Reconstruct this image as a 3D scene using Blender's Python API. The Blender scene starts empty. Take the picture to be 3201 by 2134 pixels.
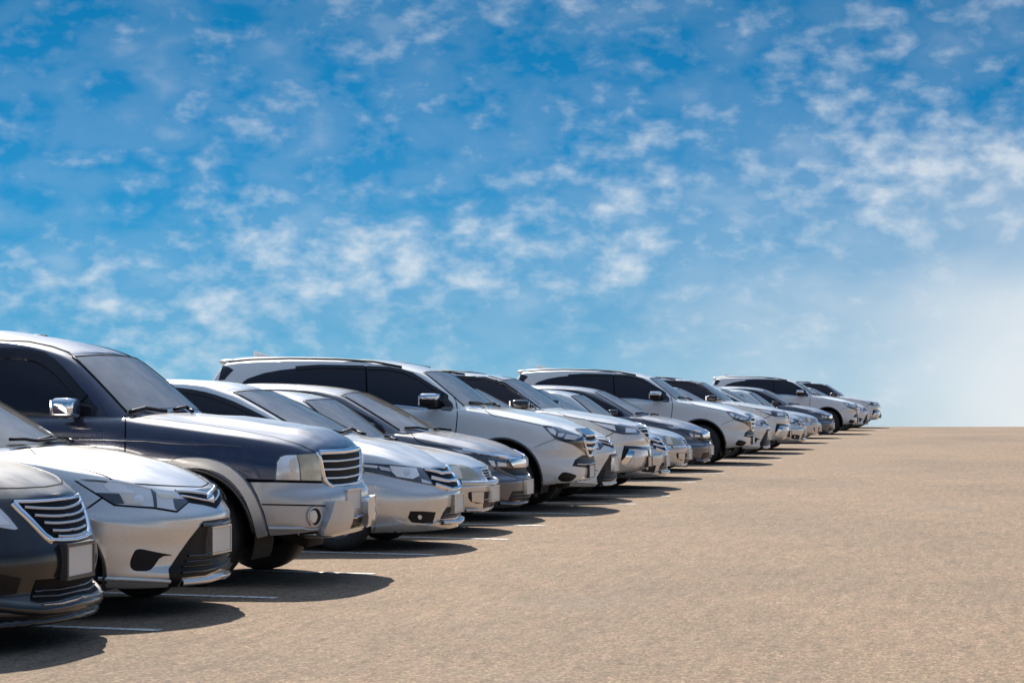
import bpy, bmesh, math, random
import numpy as np
from mathutils import Vector
from mathutils.bvhtree import BVHTree
from mathutils.geometry import delaunay_2d_cdt
from mathutils import noise as mnoise

R = math.radians
scene = bpy.context.scene
C = scene.collection

# ------------------------------------------------------------------ camera
F, VX, VY, CX, H = 6900.0, 3195.0, 1213.0, 1600.5, 1.45     # photograph pixels: focal length, row vanishing point, eye height
TH = math.atan((VX - CX) / F)
ct, st = math.cos(TH), math.sin(TH)
cam_d = bpy.data.cameras.new('camera')
cam = bpy.data.objects.new('camera', cam_d)
C.objects.link(cam)
cam.location = (0, 0, H)
cam.rotation_euler = (R(90), 0, TH)
cam_d.sensor_width = 36
cam_d.lens = 36 * F / 3201
cam_d.shift_y = 146.0 / 3201
cam_d.clip_end = 2000
cam_d.clip_start = 0.1
scene.camera = cam

# ------------------------------------------------------------------ light
LDIR = Vector((0.5, -0.9, -1.0)).normalized()               # the way sunlight travels
SUN_EL = math.asin(-LDIR.z)
sun_d = bpy.data.lights.new('sun', 'SUN')
sun_d.energy = 4.1
sun_d.angle = R(0.53)
sun_d.color = (1.0, 0.93, 0.82)
sun = bpy.data.objects.new('sun', sun_d)
C.objects.link(sun)
sun.rotation_euler = LDIR.to_track_quat('-Z', 'Y').to_euler()
sun.location = (-8, 20, 20)

world = bpy.data.worlds.new('World')
scene.world = world
world.use_nodes = True
scene.view_settings.view_transform = 'Standard'
scene.view_settings.look = 'None'
scene.view_settings.gamma = 1.0
scene.cycles.caustics_reflective = False
scene.cycles.caustics_refractive = False
scene.view_settings.exposure = 0.96


class N:
    """tiny node-tree helper"""
    def __init__(self, nt):
        self.nt = nt
        nt.nodes.clear()
    def __call__(self, t, **kw):
        n = self.nt.nodes.new(t)
        for k, v in kw.items():
            if k.startswith('i_'):
                n.inputs[k[2:].replace('_', ' ')].default_value = v
            else:
                setattr(n, k, v)
        return n
    def link(self, a, b):
        self.nt.links.new(a, b)
    def math(self, op, a, b=None, clamp=False):
        n = self.nt.nodes.new('ShaderNodeMath')
        n.operation = op
        n.use_clamp = clamp
        for i, v in enumerate((a, b)):
            if v is None:
                continue
            if isinstance(v, (int, float)):
                n.inputs[i].default_value = v
            else:
                self.nt.links.new(v, n.inputs[i])
        return n.outputs[0]
    def ramp(self, fac, stops, interp='LINEAR'):
        n = self.nt.nodes.new('ShaderNodeValToRGB')
        n.color_ramp.interpolation = interp
        els = n.color_ramp.elements
        while len(els) < len(stops):
            els.new(0.5)
        for e, (p, c) in zip(els, stops):
            e.position = p
            e.color = c if len(c) == 4 else (*c, 1)
        self.nt.links.new(fac, n.inputs[0])
        return n.outputs[0]
    def mix(self, fac, a, b, mode='MIX'):
        n = self.nt.nodes.new('ShaderNodeMix')
        n.data_type = 'RGBA'
        n.blend_type = mode
        for idx, v in ((0, fac), (6, a), (7, b)):
            if isinstance(v, (int, float)):
                n.inputs[idx].default_value = v
            elif isinstance(v, tuple):
                n.inputs[idx].default_value = v if len(v) == 4 else (*v, 1)
            else:
                self.nt.links.new(v, n.inputs[idx])
        return n.outputs[2]


def build_world():
    n = N(world.node_tree)
    tc = n('ShaderNodeTexCoord')
    sep = n('ShaderNodeSeparateXYZ')
    n.link(tc.outputs['Generated'], sep.inputs[0])
    # keep the air lit a little below the level line, the lot ends on a crest
    zc = n.math('MAXIMUM', n.math('ADD', sep.outputs[2], 0.03), 0.012)
    comb = n('ShaderNodeCombineXYZ')
    n.link(sep.outputs[0], comb.inputs[0])
    n.link(sep.outputs[1], comb.inputs[1])
    n.link(zc, comb.inputs[2])
    sky = n('ShaderNodeTexSky', sky_type='NISHITA', sun_disc=False)
    sky.sun_elevation = SUN_EL
    sky.sun_rotation = math.atan2(-LDIR.x, -LDIR.y)
    sky.altitude = 0
    sky.air_density = 1.0
    sky.dust_density = 0.3
    sky.ozone_density = 2.0
    n.link(comb.outputs[0], sky.inputs[0])
    elev = sep.outputs[2]
    # azure tint by elevation, pale towards the level line
    tint = n.ramp(elev, [(0.0, (0.046, 0.148, 0.287)), (0.03, (0.029, 0.127, 0.238)), (0.07, (0.015, 0.121, 0.216)), (0.17, (0.004, 0.101, 0.171)),
                         (0.25, (0.012, 0.12, 0.20)), (0.5, (0.45, 0.50, 0.54)), (0.8, (1.15, 1.05, 0.88))])
    blue = n.mix(1.0, sky.outputs[0], tint, 'MULTIPLY')
    # cloud sheet: broken, slightly flattened puffs
    mp = n('ShaderNodeMapping')
    mp.inputs['Scale'].default_value = (1.0, 1.0, 1.7)
    mp.inputs['Location'].default_value = (3.1, 2.2, 0.9)
    n.link(tc.outputs['Generated'], mp.inputs[0])
    def cloud_noise(**kw):
        z = n('ShaderNodeTexNoise', noise_dimensions='3D')
        for k, v in kw.items():
            z.inputs[k].default_value = v
        n.link(mp.outputs[0], z.inputs['Vector'])
        return z.outputs[0]
    puff = cloud_noise(Scale=68.0, Detail=7.0, Roughness=0.51, Lacunarity=2.1, Distortion=0.10)
    cover = n.ramp(cloud_noise(Scale=13.0, Detail=4.0, Roughness=0.55, Distortion=0.4), [(0.33, (0, 0, 0)), (0.67, (1, 1, 1))], 'EASE')
    # a cloud street climbing to the right
    d = n.math('SUBTRACT', sep.outputs[2], n.math('ADD', n.math('MULTIPLY', sep.outputs[0], 0.168), 0.104))
    band = n.math('EXPONENT', n.math('MULTIPLY', n.math('POWER', n.math('ABSOLUTE', n.math('MULTIPLY', d, 34.0)), 2.0), -1.0))
    s = n.math('ADD', puff, n.math('MULTIPLY', n.math('SUBTRACT', cover, 0.74), 0.20))
    s = n.math('ADD', s, n.math('MULTIPLY', band, 0.17))
    mask = n.ramp(s, [(0.36, (0, 0, 0)), (0.52, (0.14,) * 3), (0.68, (0.46,) * 3), (0.86, (0.95,) * 3)], 'LINEAR')
    soft = n.ramp(cloud_noise(Scale=30.0, Detail=5.0, Roughness=0.48, Distortion=0.15), [(0.40, (0, 0, 0)), (0.58, (0.12,) * 3), (0.78, (0.34,) * 3)], 'EASE')
    mask = n.math('MAXIMUM', mask, soft)
    mask = n.math('MULTIPLY', mask, n.ramp(elev, [(0.0, (0.8,) * 3), (0.05, (1.0,) * 3), (0.10, (0.95,) * 3), (0.17, (0.66,) * 3)]))
    # thin haze veil in the low sky ahead, thicker to the right of the row
    nv = n('ShaderNodeTexNoise', noise_dimensions='3D')
    for k, v in (('Scale', 3.2), ('Detail', 4.0), ('Roughness', 0.55)):
        nv.inputs[k].default_value = v
    n.link(mp.outputs[0], nv.inputs['Vector'])
    lowf = n.ramp(n.math('MULTIPLY', elev, 4.0, True), [(0.0, (1, 1, 1)), (0.12, (0.85, 0.85, 0.85)), (0.28, (0.30, 0.30, 0.30)), (0.5, (0, 0, 0))], 'EASE')
    az = n.ramp(n.math('ADD', n.math('MULTIPLY', sep.outputs[0], 1.3), 0.5), [(0.0, (0.0,) * 3), (0.24, (0.10,) * 3), (0.38, (0.40,) * 3), (0.51, (1, 1, 1)), (1.0, (1, 1, 1))], 'EASE')
    veil = n.math('MULTIPLY', n.math('MULTIPLY', lowf, az), n.math('ADD', nv.outputs[0], 0.54), True)
    strength = 0.15
    white = (2.95, 3.05, 3.10, 1)
    cloudc = n.mix(1.0, (2.82, 2.95, 3.05, 1), (1, 1, 1, 1), 'MULTIPLY')
    c1 = n.mix(veil, blue, white)
    c2 = n.mix(n.math('MULTIPLY', mask, 0.74), c1, cloudc)
    bg = n('ShaderNodeBackground')
    bg.inputs[1].default_value = strength
    n.link(c2, bg.inputs[0])
    out = n('ShaderNodeOutputWorld')
    n.link(bg.outputs[0], out.inputs[0])


build_world()

# ------------------------------------------------------------------ materials
MATS = {}


def principled(name):
    m = bpy.data.materials.new(name)
    m.use_nodes = True
    n = N(m.node_tree)
    out = n('ShaderNodeOutputMaterial')
    p = n('ShaderNodeBsdfPrincipled')
    n.link(p.outputs[0], out.inputs[0])
    MATS[name] = m
    return m, n, p


def setp(p, **kw):
    for k, v in kw.items():
        k = k.replace('_', ' ')
        if isinstance(v, tuple) and len(v) == 3:
            v = (*v, 1)
        p.inputs[k].default_value = v


def paint(name, col, metallic, rough, coat=1.0, dust_glare=(0.50, 0.43, 0.36), dustamt=0.07, top=0.10):
    """car paint: base coat, clear coat, a dusty road film in irregular patches, sky glare painted on upward faces, metal flake grain"""
    m, n, p = principled(name)
    tc = n('ShaderNodeTexCoord')
    nz = n('ShaderNodeTexNoise')
    for k, v in (('Scale', 2.6), ('Detail', 6.0), ('Roughness', 0.62)):
        nz.inputs[k].default_value = v
    n.link(tc.outputs['Object'], nz.inputs['Vector'])
    f = n.ramp(nz.outputs[0], [(0.38, (0, 0, 0)), (0.75, (1, 1, 1))])
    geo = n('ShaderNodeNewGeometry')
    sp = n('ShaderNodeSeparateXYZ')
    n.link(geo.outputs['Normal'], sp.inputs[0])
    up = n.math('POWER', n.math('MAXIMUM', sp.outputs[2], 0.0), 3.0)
    top_glare = n.math('MULTIPLY', up, n.math('ADD', n.math('MULTIPLY', f, 0.8 * top), 0.6 * top))  # upward faces tinted more; on dark paints the pale tint paints in sky glare
    f = n.math('ADD', n.math('MULTIPLY', f, dustamt), top_glare)
    fl = n('ShaderNodeTexNoise')
    fl.inputs['Scale'].default_value = 900
    n.link(tc.outputs['Object'], fl.inputs['Vector'])
    flv = n.ramp(fl.outputs[0], [(0.3, (0.86,) * 3), (0.7, (1.12,) * 3)])
    base = n.mix(1.0, (*col, 1), flv, 'MULTIPLY')
    lined = n.mix(geo.outputs['Backfacing'], n.mix(f, base, (*dust_glare, 1)), (0.05, 0.048, 0.045, 1))
    n.link(lined, p.inputs['Base Color'])
    n.link(n.math('ADD', n.math('MULTIPLY', f, 1.2), rough), p.inputs['Roughness'])
    n.link(n.math('ADD', n.math('MULTIPLY', f, 0.45), 0.015), p.inputs['Coat Roughness'])
    setp(p, Metallic=metallic, Coat_Weight=coat, Coat_IOR=1.5)
    return m


def plain(name, col, metallic=0.0, rough=0.5, coat=0.0, spec=0.5, bump=0.0, scale=80, var=0.0):
    m, n, p = principled(name)
    setp(p, Base_Color=col, Metallic=metallic, Roughness=rough, Coat_Weight=coat, Specular_IOR_Level=spec)
    tc = n('ShaderNodeTexCoord')
    nz = n('ShaderNodeTexNoise')
    for k, v in (('Scale', scale), ('Detail', 4.0)):
        nz.inputs[k].default_value = v
    n.link(tc.outputs['Object'], nz.inputs['Vector'])
    if var:
        v = n.ramp(nz.outputs[0], [(0.3, (1 - var,) * 3), (0.7, (1 + var,) * 3)])
        n.link(n.mix(1.0, (*col, 1), v, 'MULTIPLY'), p.inputs['Base Color'])
    if bump:
        b = n('ShaderNodeBump')
        b.inputs['Strength'].default_value = bump
        b.inputs['Distance'].default_value = 0.002
        n.link(nz.outputs[0], b.inputs['Height'])
        n.link(b.outputs[0], p.inputs['Normal'])
    return m


paint('paint_black', (0.009, 0.007, 0.008), 0.0, 0.22, coat=0.35, top=0.42, dust_glare=(0.66, 0.62, 0.58), dustamt=0.015)
paint('paint_silver', (0.74, 0.71, 0.67), 0.60, 0.25, dust_glare=(0.70, 0.64, 0.58))
paint('paint_silver_cool', (0.68, 0.66, 0.63), 0.60, 0.25, dust_glare=(0.68, 0.62, 0.56))
paint('paint_navy', (0.020, 0.026, 0.065), 0.35, 0.26, top=0.34, dust_glare=(0.62, 0.60, 0.58), dustamt=0.03)
paint('paint_cladding', (0.56, 0.54, 0.52), 0.50, 0.36)
paint('paint_grey', (0.115, 0.118, 0.142), 0.55, 0.26, top=0.24, dust_glare=(0.62, 0.59, 0.56))
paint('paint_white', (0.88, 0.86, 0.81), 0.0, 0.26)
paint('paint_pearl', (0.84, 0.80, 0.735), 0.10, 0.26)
plain('grille_black', (0.004, 0.004, 0.0045), 0, 0.6, spec=0.12)
plain('chrome', (0.86, 0.86, 0.87), 1.0, 0.06)
plain('chrome_dull', (0.62, 0.62, 0.63), 1.0, 0.2)
plain('black_plastic', (0.010, 0.009, 0.010), 0, 0.45, var=0.3, spec=0.25)
plain('black_gloss', (0.008, 0.008, 0.010), 0, 0.12, coat=0.6)
plain('gap', (0.004, 0.004, 0.005), 0, 0.8, spec=0.1)
plain('underside', (0.022, 0.020, 0.018), 0, 0.85)
plain('rubber', (0.030, 0.027, 0.025), 0, 0.75, bump=0.6, scale=60, var=0.3)
plain('alloy', (0.55, 0.55, 0.56), 0.9, 0.3)
plain('plate', (0.74, 0.69, 0.62), 0, 0.45, var=0.05, scale=6)
plain('plate_frame', (0.05, 0.048, 0.047), 0, 0.35)
plain('lamp_body', (0.80, 0.80, 0.79), 0.25, 0.18, coat=0.3)
plain('lamp_dark', (0.035, 0.036, 0.042), 0.1, 0.12, coat=1.0)
plain('lamp_bright', (0.97, 0.97, 0.96), 0.10, 0.15, coat=0.3)
plain('lamp_warm', (0.92, 0.82, 0.67), 0.10, 0.22, coat=0.3)
plain('lamp_yellowed', (0.40, 0.37, 0.25), 0.0, 0.28, coat=0.8, var=0.18, scale=9)
plain('lamp_smoked', (0.50, 0.455, 0.31), 0.0, 0.22, coat=1.0, var=0.25, scale=8)
plain('amber', (0.75, 0.22, 0.03), 0, 0.25, coat=0.8)
plain('glass_side', (0.022, 0.019, 0.028), 0, 0.07, coat=0.0, spec=0.4)
plain('trim_dark', (0.030, 0.029, 0.030), 0, 0.7, var=0.2)
plain('trim_grey', (0.16, 0.15, 0.14), 0, 0.8, var=0.2)
plain('visor', (0.012, 0.011, 0.014), 0, 0.18, spec=0.5)


def lens_mat():
    m = bpy.data.materials.new('lens_cover')
    m.use_nodes = True
    n = N(m.node_tree)
    out = n('ShaderNodeOutputMaterial')
    tr = n('ShaderNodeBsdfTransparent')
    tr.inputs[0].default_value = (0.98, 0.98, 0.98, 1)
    gl = n('ShaderNodeBsdfGlossy')
    gl.inputs['Roughness'].default_value = 0.03
    fr = n('ShaderNodeFresnel')
    fr.inputs[0].default_value = 1.45
    mx = n('ShaderNodeMixShader')
    geo = n('ShaderNodeNewGeometry')
    n.link(n.math('MULTIPLY', fr.outputs[0], n.math('SUBTRACT', 1.0, geo.outputs['Backfacing'])), mx.inputs[0])
    n.link(tr.outputs[0], mx.inputs[1])
    n.link(gl.outputs[0], mx.inputs[2])
    n.link(mx.outputs[0], out.inputs[0])
    MATS['lens_cover'] = m


lens_mat()


def windshield_mat():
    """laminated glass: see-through, mirror-like at a slant, with a dusty film"""
    m = bpy.data.materials.new('glass_front')
    m.use_nodes = True
    n = N(m.node_tree)
    out = n('ShaderNodeOutputMaterial')
    tc = n('ShaderNodeTexCoord')
    nz = n('ShaderNodeTexNoise')
    for k, v in (('Scale', 3.0), ('Detail', 7.0), ('Roughness', 0.65)):
        nz.inputs[k].default_value = v
    n.link(tc.outputs['Object'], nz.inputs['Vector'])
    tr = n('ShaderNodeBsdfTransparent')
    tr.inputs[0].default_value = (0.72, 0.77, 0.76, 1)
    df = n('ShaderNodeBsdfDiffuse')
    df.inputs[0].default_value = (0.62, 0.60, 0.57, 1)
    gl = n('ShaderNodeBsdfGlossy')
    gl.inputs['Roughness'].default_value = 0.025
    fr = n('ShaderNodeFresnel')
    fr.inputs[0].default_value = 2.0
    geo = n('ShaderNodeNewGeometry')
    m1 = n('ShaderNodeMixShader')
    n.link(n.ramp(nz.outputs[0], [(0.30, (0.16,) * 3), (0.72, (0.36,) * 3)]), m1.inputs[0])
    n.link(tr.outputs[0], m1.inputs[1])
    n.link(df.outputs[0], m1.inputs[2])
    m2 = n('ShaderNodeMixShader')
    n.link(n.math('MULTIPLY', fr.outputs[0], n.math('SUBTRACT', 1.0, geo.outputs['Backfacing'])), m2.inputs[0])
    n.link(m1.outputs[0], m2.inputs[1])
    n.link(gl.outputs[0], m2.inputs[2])
    n.link(m2.outputs[0], out.inputs[0])
    MATS['glass_front'] = m


windshield_mat()


def ground_mat():
    m, n, p = principled('lot_surface')
    geo = n('ShaderNodeNewGeometry')
    def noise(scale, detail, rough, stretch=(1, 1, 1)):
        mp = n('ShaderNodeMapping')
        mp.inputs['Scale'].default_value = stretch
        n.link(geo.outputs['Position'], mp.inputs[0])
        z = n('ShaderNodeTexNoise')
        z.inputs['Scale'].default_value = scale
        z.inputs['Detail'].default_value = detail
        z.inputs['Roughness'].default_value = rough
        n.link(mp.outputs[0], z.inputs['Vector'])
        return z.outputs[0]
    big = noise(0.22, 5, 0.6, (1, 0.6, 1))
    mid = noise(2.3, 5, 0.65, (1, 0.5, 1))
    grain = noise(58, 5, 0.82, (1, 0.42, 1))
    fine = noise(170, 2, 0.6)
    c = n.ramp(big, [(0.28, (0.168, 0.122, 0.083)), (0.50, (0.222, 0.156, 0.102)), (0.75, (0.255, 0.176, 0.114))])
    c = n.mix(n.math('MULTIPLY', n.ramp(mid, [(0.36, (1, 1, 1)), (0.62, (0, 0, 0))]), 0.30), c, (0.150, 0.110, 0.078, 1))
    streak = noise(13, 4, 0.7, (1, 0.10, 1))
    c = n.mix(1.0, c, n.ramp(streak, [(0.30, (0.82,) * 3), (0.5, (1.0,) * 3), (0.70, (1.15,) * 3)]), 'MULTIPLY')
    g = n.ramp(grain, [(0.28, (0.40,) * 3), (0.5, (1.0,) * 3), (0.72, (1.55,) * 3)])
    c = n.mix(0.9, c, n.mix(1.0, c, g, 'MULTIPLY'))
    def stones(scale, stretch):
        mp = n('ShaderNodeMapping')
        mp.inputs['Scale'].default_value = stretch
        n.link(geo.outputs['Position'], mp.inputs[0])
        v = n('ShaderNodeTexVoronoi')
        v.inputs['Scale'].default_value = scale
        n.link(mp.outputs[0], v.inputs['Vector'])
        return v
    v1 = stones(70, (1, 0.60, 1))
    sepc = n('ShaderNodeSeparateColor')
    n.link(v1.outputs['Color'], sepc.inputs[0])
    c = n.mix(1.0, c, n.ramp(sepc.outputs[0], [(0.0, (0.62,) * 3), (0.18, (0.90,) * 3), (0.75, (1.05,) * 3), (1.0, (1.45,) * 3)]), 'MULTIPLY')
    v2 = stones(30, (1, 0.45, 1))
    sepd = n('ShaderNodeSeparateColor')
    n.link(v2.outputs['Color'], sepd.inputs[0])
    c = n.mix(1.0, c, n.ramp(sepd.outputs[1], [(0.0, (0.82,) * 3), (0.2, (0.97,) * 3), (0.8, (1.03,) * 3), (1.0, (1.16,) * 3)]), 'MULTIPLY')
    # hairline cracks, only here and there
    ck = n('ShaderNodeTexVoronoi', feature='DISTANCE_TO_EDGE')
    ck.inputs['Scale'].default_value = 0.55
    dis = n('ShaderNodeVectorMath', operation='ADD')
    wob = n('ShaderNodeTexNoise')
    wob.inputs['Scale'].default_value = 1.3
    wob.inputs['Detail'].default_value = 5
    n.link(geo.outputs['Position'], wob.inputs['Vector'])
    sc = n('ShaderNodeVectorMath', operation='SCALE')
    sc.inputs['Scale'].default_value = 1.6
    n.link(wob.outputs['Color'], sc.inputs[0])
    n.link(geo.outputs['Position'], dis.inputs[0])
    n.link(sc.outputs[0], dis.inputs[1])
    n.link(dis.outputs[0], ck.inputs['Vector'])
    cr = n.ramp(ck.outputs['Distance'], [(0.0, (1, 1, 1)), (0.012, (0, 0, 0))])
    cm = n.ramp(noise(0.35, 3, 0.5), [(0.52, (0, 0, 0)), (0.62, (1, 1, 1))])
    c = n.mix(n.math('MULTIPLY', n.math('MULTIPLY', cr, cm), 0.45), c, (0.075, 0.058, 0.045, 1))
    hue = n.ramp(noise(9, 3, 0.6, (1, 0.3, 1)), [(0.35, (0.96, 1.0, 0.97)), (0.65, (1.04, 0.99, 1.02))])
    c = n.mix(1.0, c, hue, 'MULTIPLY')
    stain = n.ramp(noise(0.55, 5, 0.62, (1, 0.45, 1)), [(0.55, (0, 0, 0)), (0.70, (1, 1, 1))])
    c = n.mix(n.math('MULTIPLY', stain, 0.30), c, (0.165, 0.140, 0.120, 1))
    sp = n.ramp(fine, [(0.70, (0, 0, 0)), (0.78, (1, 1, 1))])
    c = n.mix(n.math('MULTIPLY', sp, 0.5), c, (0.75, 0.68, 0.58, 1))
    dk = n.ramp(noise(31, 2, 0.5), [(0.72, (0, 0, 0)), (0.77, (1, 1, 1))])
    c = n.mix(n.math('MULTIPLY', dk, 0.75), c, (0.07, 0.06, 0.05, 1))
    n.link(c, p.inputs['Base Color'])
    setp(p, Roughness=0.92, Specular_IOR_Level=0.25)
    b = n('ShaderNodeBump')
    b.inputs['Strength'].default_value = 0.3
    b.inputs['Distance'].default_value = 0.008
    n.link(n.math('ADD', grain, n.math('MULTIPLY', fine, 0.4)), b.inputs['Height'])
    n.link(b.outputs[0], p.inputs['Normal'])
    return m


ground_mat()


def line_mat():
    m, n, p = principled('line_paint')
    geo = n('ShaderNodeNewGeometry')
    z = n('ShaderNodeTexNoise')
    z.inputs['Scale'].default_value = 26
    z.inputs['Detail'].default_value = 6
    n.link(geo.outputs['Position'], z.inputs['Vector'])
    c = n.ramp(z.outputs[0], [(0.36, (0.26, 0.20, 0.14)), (0.50, (0.74, 0.71, 0.67))])
    n.link(c, p.inputs['Base Color'])
    setp(p, Roughness=0.8)


line_mat()

# ------------------------------------------------------------------ generic mesh helpers


def new_obj(name, verts, faces, mat, parent=None, loc=None, smooth=True, sharp=None):
    me = bpy.data.meshes.new(name)
    me.from_pydata([tuple(v) for v in verts], [], faces)
    me.validate()
    me.update()
    if smooth:
        me.polygons.foreach_set('use_smooth', [True] * len(me.polygons))
        if sharp:
            me.set_sharp_from_angle(angle=R(sharp))
    me.materials.append(MATS[mat])
    o = bpy.data.objects.new(name, me)
    C.objects.link(o)
    if parent:
        o.parent = parent
    if loc is not None:
        o.location = loc
    return o


def pchip(xs, ys):
    xs = np.array(xs, float)
    ys = np.array(ys, float)
    o = np.argsort(xs)
    xs, ys = xs[o], ys[o]
    h = np.diff(xs)
    d = np.diff(ys) / h
    m = np.zeros_like(xs)
    m[0], m[-1] = d[0], d[-1]
    for i in range(1, len(xs) - 1):
        if d[i - 1] * d[i] > 0:
            w1, w2 = 2 * h[i] + h[i - 1], h[i] + 2 * h[i - 1]
            m[i] = (w1 + w2) / (w1 / d[i - 1] + w2 / d[i])
    def f(x):
        x = np.clip(np.asarray(x, float), xs[0], xs[-1])
        i = np.clip(np.searchsorted(xs, x) - 1, 0, len(h) - 1)
        t = (x - xs[i]) / h[i]
        a = ys[i] * (1 + 2 * t) * (1 - t) ** 2 + h[i] * m[i] * t * (1 - t) ** 2
        b = ys[i + 1] * t * t * (3 - 2 * t) + h[i] * m[i + 1] * t * t * (t - 1)
        return a + b
    return f


def resample(pts, step):
    """smooth curve through plan points (Catmull-Rom), sampled every step metres"""
    P = [np.array(p, float) for p in pts]
    g0 = P[1].copy(); g0[1] = -g0[1]
    g1 = P[-2].copy(); g1[1] = -g1[1]
    Q = [g0] + P + [g1]
    out = []
    for i in range(1, len(Q) - 2):
        a, b, c, d = Q[i - 1:i + 3]
        ta = np.linalg.norm(b - a) ** .5; tb = np.linalg.norm(c - b) ** .5; tcc = np.linalg.norm(d - c) ** .5
        m1 = tb * ((b - a) / ta - (c - a) / (ta + tb) + (c - b) / tb)
        m2 = tb * ((c - b) / tb - (d - b) / (tb + tcc) + (d - c) / tcc)
        nseg = 24
        for s in range(nseg):
            t = s / nseg
            out.append(b * (2 * t ** 3 - 3 * t * t + 1) + m1 * (t ** 3 - 2 * t * t + t) + c * (-2 * t ** 3 + 3 * t * t) + m2 * (t ** 3 - t * t))
    out.append(P[-1])
    out = np.array(out)
    L = np.concatenate([[0], np.cumsum(np.linalg.norm(np.diff(out, axis=0), axis=1))])
    n = max(8, int(L[-1] / step))
    s = np.linspace(0, L[-1], n + 1)
    return np.stack([np.interp(s, L, out[:, 0]), np.interp(s, L, out[:, 1])], 1)


def shell(cols, capz, nu=14, p=2.4, extra=None, skip=None):
    """half columns (K,R,3) on y>=0 -> full closed-top shell: verts, faces (mirrored), plus cap rows"""
    K, Rn, _ = cols.shape
    V, Fc = [], []
    for sgn in (1, -1):
        base = len(V)
        for k in range(K):
            for r in range(Rn):
                x, y, z = cols[k, r]
                V.append((x, sgn * y, z))
        for k in range(K - 1):
            for r in range(Rn - 1):
                if skip and skip(k, r):
                    continue
                a = base + k * Rn + r
                q = (a, a + 1, a + Rn + 1, a + Rn)
                Fc.append(q if sgn > 0 else q[::-1])
    base = len(V)
    us = np.sin(np.linspace(1, -1, 2 * nu + 1) * math.pi / 2)
    for k in range(K):
        x, y, z = cols[k, -1]
        cz = max(0.0, float(capz(x)) - z)
        for u in us:
            zz = z + cz * (1 - abs(u) ** p)
            if extra is not None:
                zz += extra(x, u)
            V.append((x, y * u, zz))
    m = len(us)
    for k in range(K - 1):
        for j in range(m - 1):
            a = base + k * m + j
            Fc.append((a, a + 1, a + m + 1, a + m))
    return V, Fc


def clean(V, Fc, dist=2e-4):
    bm = bmesh.new()
    vs = [bm.verts.new(v) for v in V]
    for f in Fc:
        try:
            bm.faces.new([vs[i] for i in f])
        except ValueError:
            pass
    bmesh.ops.remove_doubles(bm, verts=bm.verts, dist=dist)
    bmesh.ops.dissolve_degenerate(bm, dist=1e-5, edges=bm.edges)
    bmesh.ops.recalc_face_normals(bm, faces=bm.faces)
    bm.verts.ensure_lookup_table()
    # outward: roof faces look up
    s = sum(f.normal.z * f.calc_area() for f in bm.faces)
    if s < 0:
        for f in bm.faces:
            f.normal_flip()
    bm.verts.index_update()
    V2 = [v.co.copy() for v in bm.verts]
    F2 = [tuple(v.index for v in f.verts) for f in bm.faces]
    bm.free()
    return V2, F2


def inside(poly, x, y):
    c = False
    j = len(poly) - 1
    for i in range(len(poly)):
        xi, yi = poly[i]
        xj, yj = poly[j]
        if (yi > y) != (yj > y) and x < (xj - xi) * (y - yi) / (yj - yi) + xi:
            c = not c
        j = i
    return c


def lathe(profile, seg, center=(0, 0, 0)):
    """profile (r, y) around the y axis"""
    V, Fc = [], []
    n = len(profile)
    for i in range(seg):
        a = 2 * math.pi * i / seg
        for r, y in profile:
            V.append((center[0] + r * math.cos(a), center[1] + y, center[2] + r * math.sin(a)))
    for i in range(seg):
        j = (i + 1) % seg
        for k in range(n - 1):
            Fc.append((i * n + k, i * n + k + 1, j * n + k + 1, j * n + k))
    return V, Fc


def superbox(c, r, e=4.0, nu=20, nv=12, taper=None):
    """rounded box: superellipsoid"""
    V, Fc = [], []
    f = lambda w: math.copysign(abs(w) ** (2.0 / e), w)
    for i in range(nv + 1):
        ph = -math.pi / 2 + math.pi * i / nv
        for j in range(nu):
            th = 2 * math.pi * j / nu
            p = [f(math.cos(ph)) * f(math.cos(th)), f(math.cos(ph)) * f(math.sin(th)), f(math.sin(ph))]
            if taper:
                p = taper(p)
            V.append((c[0] + r[0] * p[0], c[1] + r[1] * p[1], c[2] + r[2] * p[2]))
    for i in range(nv):
        for j in range(nu):
            k = (j + 1) % nu
            Fc.append((i * nu + j, i * nu + k, (i + 1) * nu + k, (i + 1) * nu + j))
    return V, Fc


def box(x0, x1, y0, y1, z0, z1):
    V = [(x0, y0, z0), (x1, y0, z0), (x1, y1, z0), (x0, y1, z0), (x0, y0, z1), (x1, y0, z1), (x1, y1, z1), (x0, y1, z1)]
    return V, [(0, 3, 2, 1), (4, 5, 6, 7), (0, 1, 5, 4), (1, 2, 6, 5), (2, 3, 7, 6), (3, 0, 4, 7)]


def tube(pts, rad, seg=6):
    V, Fc = [], []
    pts = [Vector(p) for p in pts]
    for i, p in enumerate(pts):
        t = (pts[min(i + 1, len(pts) - 1)] - pts[max(i - 1, 0)]).normalized()
        a = t.orthogonal().normalized() if abs(t.z) > 0.9 else t.cross(Vector((0, 0, 1))).normalized()
        b = t.cross(a)
        for k in range(seg):
            w = 2 * math.pi * k / seg
            V.append(p + a * rad * math.cos(w) + b * rad * math.sin(w))
    for i in range(len(pts) - 1):
        for k in range(seg):
            l = (k + 1) % seg
            Fc.append((i * seg + k, i * seg + l, (i + 1) * seg + l, (i + 1) * seg + k))
    Fc.append(tuple(range(seg))[::-1])
    Fc.append(tuple((len(pts) - 1) * seg + k for k in range(seg)))
    return V, Fc


def densify(pl, step, closed=False):
    out = []
    n = len(pl)
    for i in range(n if closed else n - 1):
        a, b = pl[i], pl[(i + 1) % n]
        d = math.hypot(b[0] - a[0], b[1] - a[1])
        k = max(1, int(math.ceil(d / step)))
        for s in range(k):
            t = s / k
            out.append((a[0] + (b[0] - a[0]) * t, a[1] + (b[1] - a[1]) * t))
    if not closed:
        out.append(pl[-1])
    return out


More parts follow.
